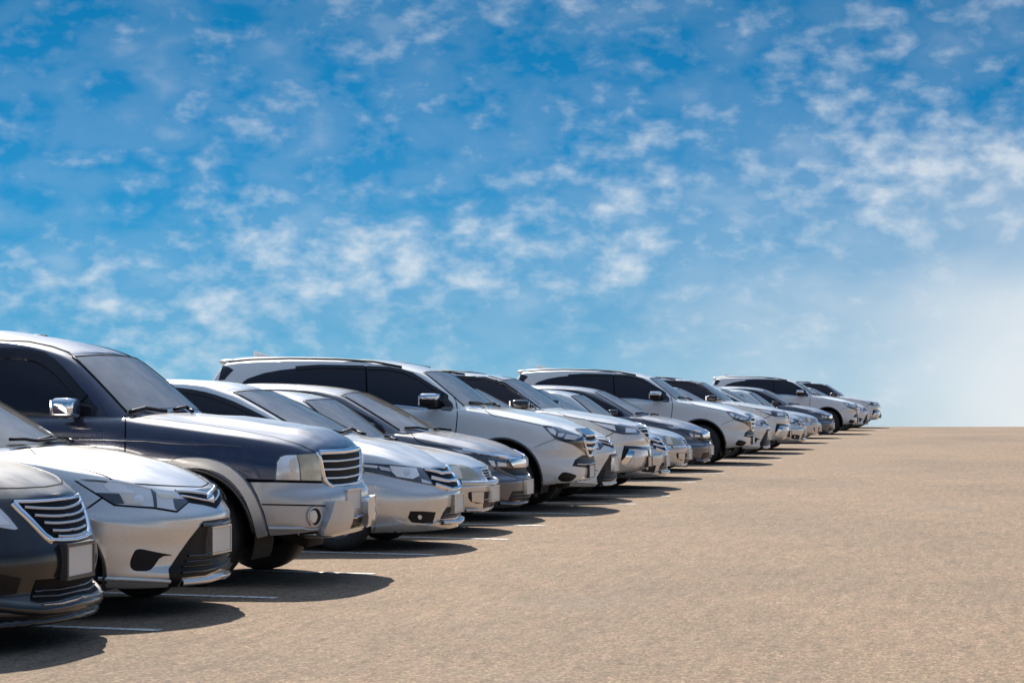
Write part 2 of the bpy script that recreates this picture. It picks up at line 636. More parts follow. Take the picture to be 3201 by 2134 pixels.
def smooth_line(pl, it=1):
    for _ in range(it):
        out = [pl[0]]
        for a, b in zip(pl[:-1], pl[1:]):
            out.append((a[0] * .75 + b[0] * .25, a[1] * .75 + b[1] * .25))
            out.append((a[0] * .25 + b[0] * .75, a[1] * .25 + b[1] * .75))
        out.append(pl[-1])
        pl = out
    return pl


def smooth_poly(pl, it=1):
    for _ in range(it):
        out = []
        n = len(pl)
        for i in range(n):
            a, b = pl[i], pl[(i + 1) % n]
            out.append((a[0] * .8 + b[0] * .2, a[1] * .8 + b[1] * .2))
            out.append((a[0] * .2 + b[0] * .8, a[1] * .2 + b[1] * .8))
        pl = out
    return pl


# ------------------------------------------------------------------ the ground
def build_ground():
    """one sheet; flat under the row, then it rolls over a crest and falls away"""
    ds = np.concatenate([np.linspace(-60, 80, 29), 80 + np.array([1, 2.0, 3.0, 3.2, 3.4, 3.6, 5, 7, 10, 15, 25, 50, 100, 200, 400])])
    ls = np.concatenate([np.linspace(-400, -50, 8), np.linspace(-40, 40, 17), np.linspace(50, 400, 8)])
    V, Fc = [], []
    for d in ds:
        t = max(0.0, d - 83.0)
        z = -0.0 if t == 0 else -(0.5 * 0.05 * min(t, 6) ** 2 + 0.30 * max(0, t - 6))
        for l in ls:
            V.append((l * ct - d * st, l * st + d * ct, z))
    m = len(ls)
    for i in range(len(ds) - 1):
        for j in range(m - 1):
            a = i * m + j
            Fc.append((a, a + 1, a + m + 1, a + m))
    o = new_obj('ground', V, Fc, 'lot_surface')
    o['kind'] = 'structure'
    return o


ground = build_ground()


def gp(px, py):
    D = F * H / (py - VY)
    l = (px - CX) / F
    return D * (l * ct - st), D * (ct + l * st)


def px2(px, py, Y):
    l = (px - CX) / F
    D = Y / (ct + l * st)
    return D * (l * ct - st), H - (py - VY) * D / F


# ------------------------------------------------------------------ cars
SH = 0.07      # noses are rounded in plan: their outline lies past the centre line


class Car:
    def __init__(self, name, label, category, Yn, W, L, X0, mat, group=None):
        X0 -= SH
        self.Yn, self.W, self.L, self.X0 = Yn, W, L, X0
        self.Yc = Yn + W / 2
        self.mat = mat
        self.w = W / 2
        self.root = bpy.data.objects.new(name, None)
        C.objects.link(self.root)
        self.root.location = (X0 - L / 2, self.Yc, 0)
        self.root.empty_display_size = 0.3
        self.root['label'] = label
        self.root['category'] = category
        if group:
            self.root['group'] = group
        self.off = Vector((L / 2, 0, 0))
        self.o_cam = Vector((-X0, -self.Yc, H))
        self.scale = F / (self.Yc + 1.2)             # px per metre, roughly

    # -- objects
    def add(self, name, V, Fc, mat, parent=None, smooth=True, sharp=None):
        V = [Vector(v) + self.off for v in V]
        return new_obj(name, V, Fc, mat, parent or self.root, None, smooth, sharp)

    def n(self, px, py, dy=0.02):
        x, z = px2(px, py, self.Yn + dy)
        return x - self.X0, z

    # -- body hull
    def hull(self, plan, front, hood, shoulder, bot, wheels, Rw, Ra, side=None, p=3.0, extra=None, rearin=None, step=0.038, rows=30):
        side = side or [(0, .085), (.05, .045), (.13, .030), (.19, .014), (.40, 0), (.56, .002), (.62, .001), (.66, .012), (.76, .018), (.88, .028), (.95, .046), (1, .085)]
        wheels = tuple(a + SH for a in wheels)
        plan = [(x, y * self.w) for x, y in plan]
        pts = resample(plan, step)
        K = len(pts)
        tan = np.gradient(pts, axis=0)
        tan /= np.linalg.norm(tan, axis=1)[:, None]
        nin = np.stack([tan[:, 1], -tan[:, 0]], 1)
        nin[nin[:, 0] * 0 + (nin * (np.array([-self.L / 2, 0]) - pts)).sum(1) < 0] *= -1
        nin[0] = (-1, 0)
        nin[-1] = (1, 0)
        q = np.clip(-nin[:, 0], 0, 1)
        q = q * q * (3 - 2 * q)
        qr = np.clip(nin[:, 0], 0, 1)
        fF = pchip([a for a, b in front], [b for a, b in front])
        fS = pchip([a for a, b in side], [b for a, b in side])
        rearin = rearin or [(0.2, .08), (.35, 0), (.55, 0), (.8, .06), (1.0, .12), (1.3, .2)]
        fR = pchip([a for a, b in rearin], [b for a, b in rearin])
        zS = pchip([a for a, b in shoulder], [b for a, b in shoulder])
        zH = pchip([a for a, b in hood], [b for a, b in hood])
        zB = pchip([a for a, b in bot], [b for a, b in bot])
        tt = np.linspace(0, 1, rows)
        tt = tt ** 0.9
        cols = np.zeros((K, rows, 3))
        for k in range(K):
            x, y = pts[k]
            zb, zt = float(zB(x)), float(zS(x))
            z = zb + (zt - zb) * tt
            fs = 1 - q[k] - qr[k]
            ins = q[k] * fF(z) + max(0, fs) * fS(tt) + qr[k] * fR(z)
            cols[k, :, 0] = x + nin[k, 0] * ins
            cols[k, :, 1] = np.maximum(0, y + nin[k, 1] * ins)
            cols[k, :, 2] = z
        cols[0, :, 1] = 0
        cols[-1, :, 1] = 0
        cols[:, -1, 0] = np.minimum.accumulate(cols[:, -1, 0] - 1e-4 * np.arange(K))
        self.zH = zH
        self.zS = zS
        V, Fc = shell(cols, zH, nu=22, p=p, extra=extra)
        V, Fc = clean(V, Fc)
        self.hullV, self.hullF = V, Fc
        # wheel openings
        V2 = [v.copy() for v in V]
        drop = set()
        wl = [(wheels[0], Rw), (wheels[1], Rw)]
        moved = set()
        for cx, cz in wl:
            for i, v in enumerate(V):
                if abs(v.y) > self.w * 0.55 and v.z < cz + Ra + .02:
                    d = math.hypot(v.x - cx, v.z - cz)
                    if d < Ra:
                        drop.add(i)
        F2 = [f for f in Fc if not all(i in drop for i in f)]
        for i in {i for f in F2 for i in f} & drop:
            v = V[i]
            for cx, cz in wl:
                d = math.hypot(v.x - cx, v.z - cz)
                if d < Ra:
                    s = Ra / max(d, 1e-3)
                    V2[i] = Vector((cx + (v.x - cx) * s, v.y, cz + (v.z - cz) * s))
        used = sorted({i for f in F2 for i in f})
        mp = {j: i for i, j in enumerate(used)}
        self.body = self.add('body', [V2[j] for j in used], [tuple(mp[i] for i in f) for f in F2], self.mat, sharp=42)
        self.bvh_h = BVHTree.FromPolygons([tuple(v) for v in V], Fc)
        self.wheels, self.Rw, self.Ra = wheels, Rw, Ra
        # arch lips, wheel wells, underbody
        for cx in wheels:
            for sg in (-1, 1):
                LV, LF = [], []
                n = 44
                ring = []
                for i in range(n + 1):
                    a = R(-28) + R(236) * i / n
                    x, z = cx + math.cos(a) * (Ra + .006), Rw + math.sin(a) * (Ra + .006)
                    h = self.bvh_h.ray_cast(Vector((x, sg * 2, z)), Vector((0, -sg, 0)))
                    if h[0] is None:
                        continue
                    y = h[0].y
                    ring.append((a, y))
                for a, y in ring:
                    c, s = math.cos(a), math.sin(a)
                    for rr, dy in ((Ra + .022, 0.000), (Ra + .014, .008), (Ra - .004, .008), (Ra - .010, -.002), (Ra - .010, -.05)):
                        LV.append((cx + c * rr, y + sg * dy, Rw + s * rr))
                for i in range(len(ring) - 1):
                    for k in range(4):
                        a = i * 5 + k
                        LF.append((a, a + 1, a + 6, a + 5))
                self.add('wheel_arch', LV, LF, self.mat)
                yo = self.w * 0.93
                WV, WF = [], []
                for i in range(n + 1):
                    a = R(-20) + R(220) * i / n
                    WV.append((cx + math.cos(a) * (Ra + .012), sg * yo, Rw + math.sin(a) * (Ra + .012)))
                    WV.append((cx + math.cos(a) * (Ra + .012), sg * .42, Rw + math.sin(a) * (Ra + .012)))
                for i in range(n):
                    a = i * 2
                    WF.append((a, a + 1, a + 3, a + 2))
                WV.append((cx, sg * .42, Rw))
                for i in range(n):
                    WF.append((i * 2 + 1, len(WV) - 1, i * 2 + 3))
                self.add('wheel_well', WV, WF, 'underside')
        zb = float(zB(-self.L / 2))
        f, r = wheels[0] + Ra + .02, wheels[1] - Ra - .02
        V, Fc = box(r + 2 * Ra + .06, f - 2 * Ra - .06, -self.w * .86, self.w * .86, zb + .0, zb + .10)
        V2, F2 = box(-self.L + .25, -.30, -.40, .40, zb + .012, zb + .085)
        k = len(V)
        V += V2
        Fc += [tuple(i + k for i in q_) for q_ in F2]
        V2, F2 = box(f + .0, -.25, -self.w * .66, self.w * .66, zb + .03, zb + .10)
        k = len(V)
        V += V2
        Fc += [tuple(i + k for i in q_) for q_ in F2]
        self.add('underbody', V, Fc, 'underside', smooth=False)

    # -- cabin
    def cabin(self, cowl, abase, roofF, roofC, rail, roof, rearbase, reartop, bulge=.03, crownp=2.2, pillar=.055, belt=.0, rear_in=.08, nw=16, wsv=(.05, .955)):
        """cowl (x,z) centre; abase (x,y,z); roofF (x,z) centre; roofC (x,y,z) corner; rail [(x,y,z)...] to the rear corner; roof [(x,z)] centre line; rearbase/reartop x at the centre"""
        ns, nr = 60, 14
        abase = (abase[0] + SH, *abase[1:])
        roofC = (roofC[0] + SH, *roofC[1:])
        rail = [(a + SH, y, z) for a, y, z in rail]
        base, top = [], []
        for i in range(nw):
            s = i / (nw - 1)
            base.append((cowl[0] + (abase[0] - cowl[0]) * s ** 2.3, abase[1] * s, cowl[1] + (abase[2] - cowl[1]) * s ** 2.3))
            top.append((roofF[0] + (roofC[0] - roofF[0]) * s ** 2.3, roofC[1] * s, roofF[1] + (roofC[2] - roofF[1]) * s ** 2.3))
        rl = [roofC] + list(rail)
        fy = pchip([a[0] for a in rl], [a[1] for a in rl])
        fz = pchip([a[0] for a in rl], [a[2] for a in rl])
        xr = rail[-1][0]
        for i in range(1, ns + 1):
            s = i / ns
            xb = abase[0] + (rearbase[0] - abase[0]) * s
            xt = roofC[0] + (xr - roofC[0]) * s
            yb = abase[1] + (rearbase[1] - abase[1]) * s ** 4 + belt * math.sin(math.pi * s)
            zb = float(self.zS(xb)) - .03
            zb = abase[2] + (zb - abase[2]) * min(1, s * 8)
            base.append((xb, yb, zb))
            top.append((xt, float(fy(xt)), float(fz(xt))))
        for i in range(1, nr + 1):
            s = i / nr
            base.append((rearbase[0] - rear_in * math.sin(s * math.pi / 2), rearbase[1] * (1 - s), base[nw + ns - 1][2]))
            top.append((xr - rear_in * math.sin(s * math.pi / 2), rl[-1][1] * (1 - s), rl[-1][2] + (reartop - rl[-1][2]) * math.sin(s * math.pi / 2)))
        base, top = np.array(base), np.array(top)
        for A in (base, top):
            for _ in range(2):
                B = A.copy()
                B[1:-1] = A[1:-1] * .5 + (A[:-2] + A[2:]) * .25
                A[:] = B
            A[0, 1] = 0
            A[-1, 1] = 0
        K = len(base)
        vs = np.concatenate([np.linspace(0, .84, 12), .84 + .16 * np.sin(np.linspace(.15, 1, 7) * math.pi / 2)])
        cols = np.zeros((K, len(vs), 3))
        mid = (base + top) / 2
        tan = np.gradient(mid[:, :2], axis=0)
        tan /= np.linalg.norm(tan, axis=1)[:, None]
        nout = np.stack([-tan[:, 1], tan[:, 0]], 1)
        cen = np.array([mid[:, 0].mean(), 0])
        nout[((mid[:, :2] - cen) * nout).sum(1) < 0] *= -1
        for k in range(K):
            for r, v in enumerate(vs):
                P = base[k] + (top[k] - base[k]) * v
                b = bulge * 4 * v * (1 - v) * (.55 + .45 * v)
                rr = 0.0
                if v > .84:
                    w = (v - .84) / .16
                    rr = .028 * (1 - math.sqrt(max(0, 1 - w * w)))
                P[0] += nout[k, 0] * (b - rr)
                P[1] = max(0, P[1] + nout[k, 1] * (b - rr))
                cols[k, r] = P
        cols[0, :, 1] = 0
        cols[-1, :, 1] = 0
        cols[:, -1, 0] = np.minimum.accumulate(cols[:, -1, 0] - 1e-4 * np.arange(K))
        fr = pchip([a for a, b in roof], [b for a, b in roof])
        ki = int((nw - 1) * (1 - pillar))
        r1 = int(np.argmin(np.abs(vs - wsv[1])))
        wsv = (float(vs[1]) - .006, float(vs[r1]) + .004)
        V, Fc = shell(cols, fr, nu=12, p=crownp, skip=lambda k, r: k < ki and 1 <= r < r1)
        V, Fc = clean(V, Fc)
        self.cab = self.add('cabin', V, Fc, self.mat, sharp=60)
        V, Fc = shell(cols, fr, nu=12, p=crownp)
        V, Fc = clean(V, Fc)
        k = len(self.hullV)
        self.cabV = V
        self.bvh = BVHTree.FromPolygons([tuple(v) for v in self.hullV] + [tuple(v) for v in V], self.hullF + [tuple(i + k for i in f) for f in Fc])
        self.bvh_c = BVHTree.FromPolygons([tuple(v) for v in V], Fc)
        # windscreen laid on the front columns
        def P(kf, v):
            k0 = min(int(kf), K - 2)
            t = kf - k0
            r = np.interp(v, vs, np.arange(len(vs)))
            r0 = min(int(r), len(vs) - 2)
            u = r - r0
            a = cols[k0, r0] * (1 - u) + cols[k0, r0 + 1] * u
            b = cols[k0 + 1, r0] * (1 - u) + cols[k0 + 1, r0 + 1] * u
            return Vector(a * (1 - t) + b * t)
        ka = ki + .12
        V, Fc = [], []
        nk, nv = 18, 14
        for i in range(-nk, nk + 1):
            for j in range(nv + 1):
                v = wsv[0] + (wsv[1] - wsv[0]) * j / nv
                kk = abs(i) / nk * ka
                p0 = P(kk, v)
                d1 = P(min(kk + .2, ka), v) - P(max(kk - .2, 0), v)
                d2 = P(kk, min(v + .03, .99)) - P(kk, v - .03)
                nn = d1.cross(d2).normalized()
                if nn.x < 0:
                    nn = -nn
                p0 = p0 + nn * .006
                V.append((p0.x, p0.y if i >= 0 else -p0.y, p0.z))
        m = nv + 1
        for i in range(2 * nk):
            for j in range(nv):
                a = i * m + j
                Fc.append((a, a + m, a + m + 1, a + 1))
        self.windshield = self.add('windshield', V, Fc, 'glass_front')
        # black frit / rubber round the glass
        edge = [(-ka, v) for v in np.linspace(wsv[0], wsv[1], 12)] + [(k_, wsv[1]) for k_ in np.linspace(-ka, ka, 26)[1:]] + [(ka, v) for v in np.linspace(wsv[1], wsv[0], 12)[1:]]
        pts = []
        for kk, v in edge:
            p0 = P(abs(kk), v)
            pts.append((p0.x + .004, -p0.y if kk < 0 else p0.y, p0.z + .004))
        V, Fc = tube(pts, .007)
        self.add('seal', V, Fc, 'black_plastic', self.windshield)
        self.interior(cowl, abase, roofF, rearbase)

    def interior(self, cowl, abase, roofF, rearbase):
        """dashboard, seats and steering wheel behind the windscreen; driver on the right-hand side"""
        xs = np.linspace(cowl[0] - .06, rearbase[0] + .25, 26)
        V, Fc = [], []
        ny = 13
        for x in xs:
            yl = abase[1] * min(1.0, max(.25, ((cowl[0] - x) / max(.05, cowl[0] - abase[0])) ** .45)) - .05
            for j in range(ny):
                y = -yl + 2 * yl * j / (ny - 1)
                h = self.bvh_h.ray_cast(Vector((x, y, 3)), Vector((0, 0, -1)))
                V.append((x, y, (h[0].z if h[0] is not None else abase[2]) + .010))
        for i in range(len(xs) - 1):
            for j in range(ny - 1):
                a = i * ny + j
                Fc.append((a, a + ny, a + ny + 1, a + 1))
        da = self.add('dashboard', V, Fc, 'trim_dark')
        zb = float(self.zS(abase[0]))
        xf = roofF[0]
        for sg in (-1, 1):
            V, Fc = superbox((xf - .42, sg * .37, zb + .06), (.07, .22, .20), 3.5, 18, 10)
            s = self.add('seat', V, Fc, 'trim_grey')
            V, Fc = superbox((xf - .46, sg * .37, zb + .30), (.05, .12, .075), 3, 16, 8)
            self.add('headrest', V, Fc, 'trim_grey', s)
        ring = []
        for i in range(25):
            a = 2 * math.pi * i / 24
            ring.append((xf + .05 - .07 * math.sin(a), -.37 + .18 * math.cos(a), zb - .05 + .165 * math.sin(a)))
        V, Fc = tube(ring, .016, 6)
        self.add('steering_wheel', V, Fc, 'trim_dark')
        V, Fc = superbox((xf + .03, 0, roofF[1] - .10), (.015, .11, .03), 4, 14, 8)
        self.add('rear_view_mirror', V, Fc, 'trim_dark')

    # -- features laid on the surface
    def ray(self, a, b, mode, bvh):
        if mode == 'px':
            d = Vector((-st, ct, 0)) + Vector((ct, st, 0)) * ((a - CX) / F) + Vector((0, 0, 1)) * (-(b - VY) / F)
            d.normalize()
            h = bvh.ray_cast(self.o_cam, d)
            if h[0] is None:
                best = None
                D0 = self.Yc / d.y
                for s in np.linspace(D0 - 1.0, D0 + 1.0, 41):
                    q = bvh.find_nearest(self.o_cam + d * float(s))
                    if q[0] is not None and (best is None or q[3] < best[3]):
                        best = q
                return best[0], best[1]
            return h[0], h[1]
        if mode == 'side':
            o, d = Vector((a, -3, b)), Vector((0, 1, 0))
        elif mode == 'front':
            o, d = Vector((3, a, b)), Vector((-1, 0, 0))
        else:
            o, d = Vector((a, b, 4)), Vector((0, 0, -1))
        h = bvh.ray_cast(o, d)
        if h[0] is None:
            q = bvh.find_nearest(o + d * 3)
            return q[0], q[1]
        return h[0], h[1]

    def clampy(self, loc, nor, bvh):
        if loc.y > 0:
            h = bvh.ray_cast(Vector((3, 0.0, loc.z)), Vector((-1, 0, 0)))
            if h[0] is not None and (h[0] - loc).length < .5:
                return Vector((h[0].x, 0, h[0].z)), Vector((h[1].x, 0, h[1].z)).normalized()
            return Vector((loc.x, 0, loc.z)), Vector((nor.x, 0, nor.z)).normalized()
        return loc, nor

    def patch(self, name, poly, mat, h=.004, mode='px', parent=None, bvh=None, sm=0, res=.03, mirror=True, depth=.012, dome=0.0, both=True):
        bvh = bvh or self.bvh
        if sm:
            poly = smooth_poly(poly, sm)
        st_ = res * (self.scale if mode == 'px' else 1)
        bd = densify(poly, st_, True)
        n = len(bd)
        pts = list(bd)
        xs = [a for a, b in bd]
        ys = [b for a, b in bd]
        x = min(xs) + st_ * .5
        while x < max(xs):
            y = min(ys) + st_ * .5
            while y < max(ys):
                if inside(bd, x, y) and min((x - a) ** 2 + (y - b) ** 2 for a, b in bd) > (st_ * .45) ** 2:
                    pts.append((x, y))
                y += st_
            x += st_
        r = delaunay_2d_cdt([Vector(q) for q in pts], [(i, (i + 1) % n) for i in range(n)], [], 1, 1e-6)
        v2, _, tris = r[0], r[1], r[2]
        V = []
        Nn = []
        for v in v2:
            loc, nor = self.ray(v.x, v.y, mode, bvh)
            if mirror:
                loc, nor = self.clampy(loc, nor, bvh)
            hh = h
            if dome:
                dmin = math.sqrt(min((v.x - a) ** 2 + (v.y - b) ** 2 for a, b in bd)) / (self.scale if mode == 'px' else 1)
                hh = h + dome * min(1, dmin / .06)
            V.append(loc + nor * hh)
            Nn.append((loc, nor))
        Fc = []
        cam_o = self.o_cam
        for t in tris:
            a, b, c = (V[i] for i in t)
            if mirror and a.y >= -1e-6 and b.y >= -1e-6 and c.y >= -1e-6 and not (mode == 'px' and False):
                continue
            nrm = (b - a).cross(c - a)
            if nrm.length < 1e-9:
                continue
            avg = Nn[t[0]][1] + Nn[t[1]][1] + Nn[t[2]][1]
            Fc.append(tuple(t) if nrm.dot(avg) > 0 else tuple(t)[::-1])
        # skirt
        ed = {}
        for f in Fc:
            for i in range(len(f)):
                a, b = f[i], f[(i + 1) % len(f)]
                ed[(a, b)] = 1
        bde = [(a, b) for (a, b) in ed if (b, a) not in ed]
        low = {}
        for a, b in bde:
            for i in (a, b):
                if i not in low:
                    low[i] = len(V)
                    V.append(Nn[i][0] - Nn[i][1] * depth)
        for a, b in bde:
            if mirror and abs(V[a].y) < 1e-6 and abs(V[b].y) < 1e-6:
                continue
            Fc.append((b, a, low[a], low[b]))
        return self.emit(name, V, Fc, mat, parent, mirror, sharp=35)

    def emit(self, name, V, Fc, mat, parent, mirror, sharp=None):
        """central things become one symmetric mesh, side things a pair"""
        if not Fc:
            return None
        if not mirror:
            return self.add(name, V, Fc, mat, parent, sharp=sharp)
        central = any(abs(v.y) < 1e-5 for v in V)
        MV = [Vector((v.x, -v.y, v.z)) for v in V]
        MF = [f[::-1] for f in Fc]
        if central:
            k = len(V)
            AV, AF = clean2(V + MV, Fc + [tuple(i + k for i in f) for f in MF])
            return self.add(name, AV, AF, mat, parent, sharp=sharp)
        o = self.add(name, V, Fc, mat, parent, sharp=sharp)
        par2 = parent.get('_mirror') if parent is not None and False else None
        o2 = self.add(name, MV, MF, mat, self.mir.get(parent.name, parent) if parent is not None else None, sharp=sharp)
        self.mir[o.name] = o2
        return o

    mir = {}

    def strip(self, name, line, mat, w=.008, h=.003, mode='px', parent=None, bvh=None, sm=0, mirror=True, prof='flat', taper=False):
        """a band laid along a line on the surface"""
        bvh = bvh or self.bvh
        if sm:
            line = smooth_line(line, sm)
        st_ = .03 * (self.scale if mode == 'px' else 1)
        pl = densify(line, st_)
        L = []
        for a, b in pl:
            loc, nor = self.ray(a, b, mode, bvh)
            if mirror:
                was = loc.y > 0
                loc, nor = self.clampy(loc, nor, bvh)
                L.append((loc, nor))
                if was:
                    break
            else:
                L.append((loc, nor))
        if len(L) < 2:
            return None
        pr = {'flat': [(-.5, 0), (-.42, 1), (.42, 1), (.5, 0)], 'round': [(-.5, -.4), (-.46, .45), (-.25, .9), (0, 1), (.25, .9), (.46, .45), (.5, -.4)]}[prof]
        V, Fc = [], []
        m = len(pr)
        for i, (p, nn) in enumerate(L):
            t = (L[min(i + 1, len(L) - 1)][0] - L[max(i - 1, 0)][0])
            if t.length < 1e-6:
                t = Vector((1, 0, 0))
            t.normalize()
            s = nn.cross(t).normalized()
            ww = w
            if taper:
                u = i / (len(L) - 1)
                ww = w * (.35 + .65 * min(1, 5 * u, 5 * (1 - u) if taper == 2 else 9))
            for a, b in pr:
                q = p + s * ww * a + nn * (h * b)
                if mirror and abs(p.y) < 1e-6:
                    q.y = 0
                V.append(q)
        for i in range(len(L) - 1):
            for k in range(m - 1):
                a = i * m + k
                Fc.append((a, a + 1, a + m + 1, a + m))
        if not (mirror and abs(V[0].y) < 1e-6):
            Fc.append(tuple(range(m)))
        if not (mirror and abs(V[-1].y) < 1e-6):
            Fc.append(tuple((len(L) - 1) * m + k for k in range(m))[::-1])
        # face outwards
        f0 = Fc[(len(L) // 2) * (m - 1) + (m - 1) // 2 if len(Fc) > (len(L) // 2) * (m - 1) + (m - 1) // 2 else 0]
        nrm = (V[f0[1]] - V[f0[0]]).cross(V[f0[2]] - V[f0[0]])
        if nrm.dot(L[min(len(L) // 2, len(L) - 1)][1]) < 0:
            Fc = [f[::-1] for f in Fc]
        return self.emit(name, V, Fc, mat, parent, mirror, sharp=50)

    def wheel_set(self, width=.20, spokes=5, mat='alloy'):
        Rw = self.Rw
        yo = self.w - .03
        rim = Rw * .64
        half = width / 2
        prof = [(rim - .012, -half + .012), (rim + .006, -half), (Rw - .055, -half - .004), (Rw - .02, -half + .012), (Rw - .004, -half + .04), (Rw, -half * .4), (Rw, half * .4), (Rw - .004, half - .04), (Rw - .02, half - .012), (Rw - .055, half + .004), (rim + .006, half), (rim - .012, half - .012)]
        tV, tF = lathe(prof, 40)
        # rim: barrel, hub and spokes, outer face on -y
        rV, rF = lathe([(rim - .012, half - .02), (rim - .03, half * .3), (rim - .03, -half + .03), (rim - .012, -half + .006), (rim - .004, -half + .010), (rim - .012, -half + .018), (rim - .03, -half + .045)], 40)
        hV, hF = lathe([(.001, -half + .018), (.05, -half + .018), (.065, -half + .03), (.07, -half + .06)], 24)
        k = len(rV)
        rV += hV
        rF += [tuple(i + k for i in f) for f in hF]
        for s in range(spokes):
            a = 2 * math.pi * s / spokes + .3
            c, sn = math.cos(a), math.sin(a)
            k = len(rV)
            for r, hw, y in ((.05, .030, -half + .024), (rim * .6, .026, -half + .016), (rim - .016, .040, -half + .012)):
                for sg in (-1, 1):
                    for yy in (y, y + .03):
                        rV.append((c * r - sn * hw * sg, yy, sn * r + c * hw * sg))
            for g in range(2):
                b = k + g * 4
                rF += [(b, b + 2, b + 6, b + 4), (b, b + 4, b + 5, b + 1), (b + 2, b + 3, b + 7, b + 6)]
        dV, dF = lathe([(.002, half * .2), (rim - .028, half * .2)], 24)
        for cx in self.wheels:
            for sg in (-1, 1):
                y0 = sg * (yo - half)
                fl = lambda V: [(x, y if sg < 0 else -y, z) for x, y, z in V]
                w = bpy.data.objects.new('wheel', None)
                C.objects.link(w)
                w.parent = self.root
                w.empty_display_size = .1
                w.location = Vector((cx, y0, Rw)) + self.off
                for nm, V, Fc, mt in (('tyre', tV, tF, 'rubber'), ('rim', rV, rF, mat), ('brake_disc', dV, dF, 'gap')):
                    o = new_obj(nm, fl(V), Fc if sg < 0 else [f[::-1] for f in Fc], mt, w, None, True, 40)

    def plate(self, py, ph=.15, pw=.34, tilt=0.0, proud=.03, frame=.018, mat='plate', x=None, fmat='plate_frame', zc=None):
        """blank number plate on the nose; py = (top, bottom) photo rows at the centre plane"""
        if zc is None:
            z = [px2(0 + p, q, self.Yc)[1] for p, q in py]
            zc = sum(z) / 2
            ph = abs(z[0] - z[1]) - 2 * frame
        xs = []
        for yy in (0, pw / 2):
            for zz in (zc - ph / 2, zc, zc + ph / 2):
                h = self.bvh.ray_cast(Vector((3, yy, zz)), Vector((-1, 0, 0)))
                if h[0] is not None:
                    xs.append(h[0].x)
        x0 = max(xs) + .004 if x is None else x
        a, b = pw / 2 + frame, ph / 2 + frame
        V, Fc = box(x0 - .05, x0 + proud - .006, -a, a, zc - b, zc + b)
        fo = self.add('number_plate', V, Fc, fmat, smooth=False)
        V, Fc = box(x0 + proud - .02, x0 + proud, -pw / 2, pw / 2, zc - ph / 2, zc + ph / 2)
        self.add('plate_face', V, Fc, mat, fo, smooth=False)
        # raised rim of the frame
        V, Fc = [], []
        for (y0, y1, z0, z1) in ((-a, a, zc + ph / 2, zc + b), (-a, a, zc - b, zc - ph / 2), (-a, -pw / 2, zc - ph / 2, zc + ph / 2), (pw / 2, a, zc - ph / 2, zc + ph / 2)):
            v, f = box(x0 + proud - .01, x0 + proud + .006, y0 + .001, y1 - .001, z0 + .001, z1 - .001)
            k = len(V)
            V += v
            Fc += [tuple(i + k for i in q) for q in f]
        self.add('plate_rim', V, Fc, fmat, fo, smooth=False)
        return fo

    def mirror_box(self, c, r, mat, e=4.5, cap=None, capmat=None, taper=None, arm=.1):
        for sg in (-1, 1):
            V, Fc = superbox((c[0], sg * c[1], c[2]), r, e, 28, 16, taper)
            m = self.add('side_mirror', V, Fc, mat)
            if cap:
                V, Fc = superbox((c[0] + cap[0][0], sg * c[1], c[2] + cap[0][1]), cap[1], e, 28, 14, taper)
                self.add('mirror_cap', V, Fc, capmat, m)
            V, Fc = superbox((c[0] + .02, sg * (c[1] - r[1] - arm / 2), c[2] - r[2] * .55), (.035, arm, r[2] * .3), 4, 14, 8)
            self.add('mirror_arm', V, Fc, 'black_plastic', m)
            V, Fc = box(c[0] - r[0] - .004, c[0] - r[0] * .9, sg * c[1] - r[1] * .8, sg * c[1] + r[1] * .8, c[2] - r[2] * .75, c[2] + r[2] * .75)
            self.add('mirror_glass', V, Fc, 'chrome', m, smooth=False)

    def wiper(self, pts, rad=.009, lift=.02):
        L = []
        for a, b in densify(pts, .05 * self.scale):
            p, nn = self.ray(a, b, 'px', self.bvh)
            L.append(p + nn * lift)
        V, Fc = tube(L, rad)
        self.add('wiper', V, Fc, 'black_plastic')


def clean2(V, Fc):
    bm = bmesh.new()
    vs = [bm.verts.new(v) for v in V]
    for f in Fc:
        try:
            bm.faces.new([vs[i] for i in f])
        except ValueError:
            pass
    bmesh.ops.remove_doubles(bm, verts=[v for v in bm.verts if abs(v.co.y) < 1e-4], dist=1e-4)
    bm.verts.index_update()
    V2 = [v.co.copy() for v in bm.verts]
    F2 = [tuple(v.index for v in f.verts) for f in bm.faces]
    bm.free()
    return V2, F2

def sedan_plan(L, a=1.0):
    return [(0, 0), (-.015 * a, .22), (-.06 * a, .45), (-.17 * a, .68), (-.36 * a, .86), (-.66, .965), (-1.15, 1), (-2.2, 1.0), (-3.1, .995), (-L + .75, .955), (-L + .28, .83), (-L + .06, .55), (-L, .25), (-L, 0)]


def suv_plan(L):
    return [(0, 0), (-.012, .3), (-.04, .52), (-.11, .72), (-.24, .88), (-.46, .97), (-.85, 1), (-2.2, 1.0), (-3.3, 1), (-L + .5, .98), (-L + .16, .9), (-L + .03, .7), (-L, .4), (-L, 0)]


def ellipse(cx, cy, rx, ry, n=18):
    return [(cx + rx * math.cos(2 * math.pi * i / n), cy + ry * math.sin(2 * math.pi * i / n)) for i in range(n)]


def grp(*p):
    return list(p)


MODELS = {}

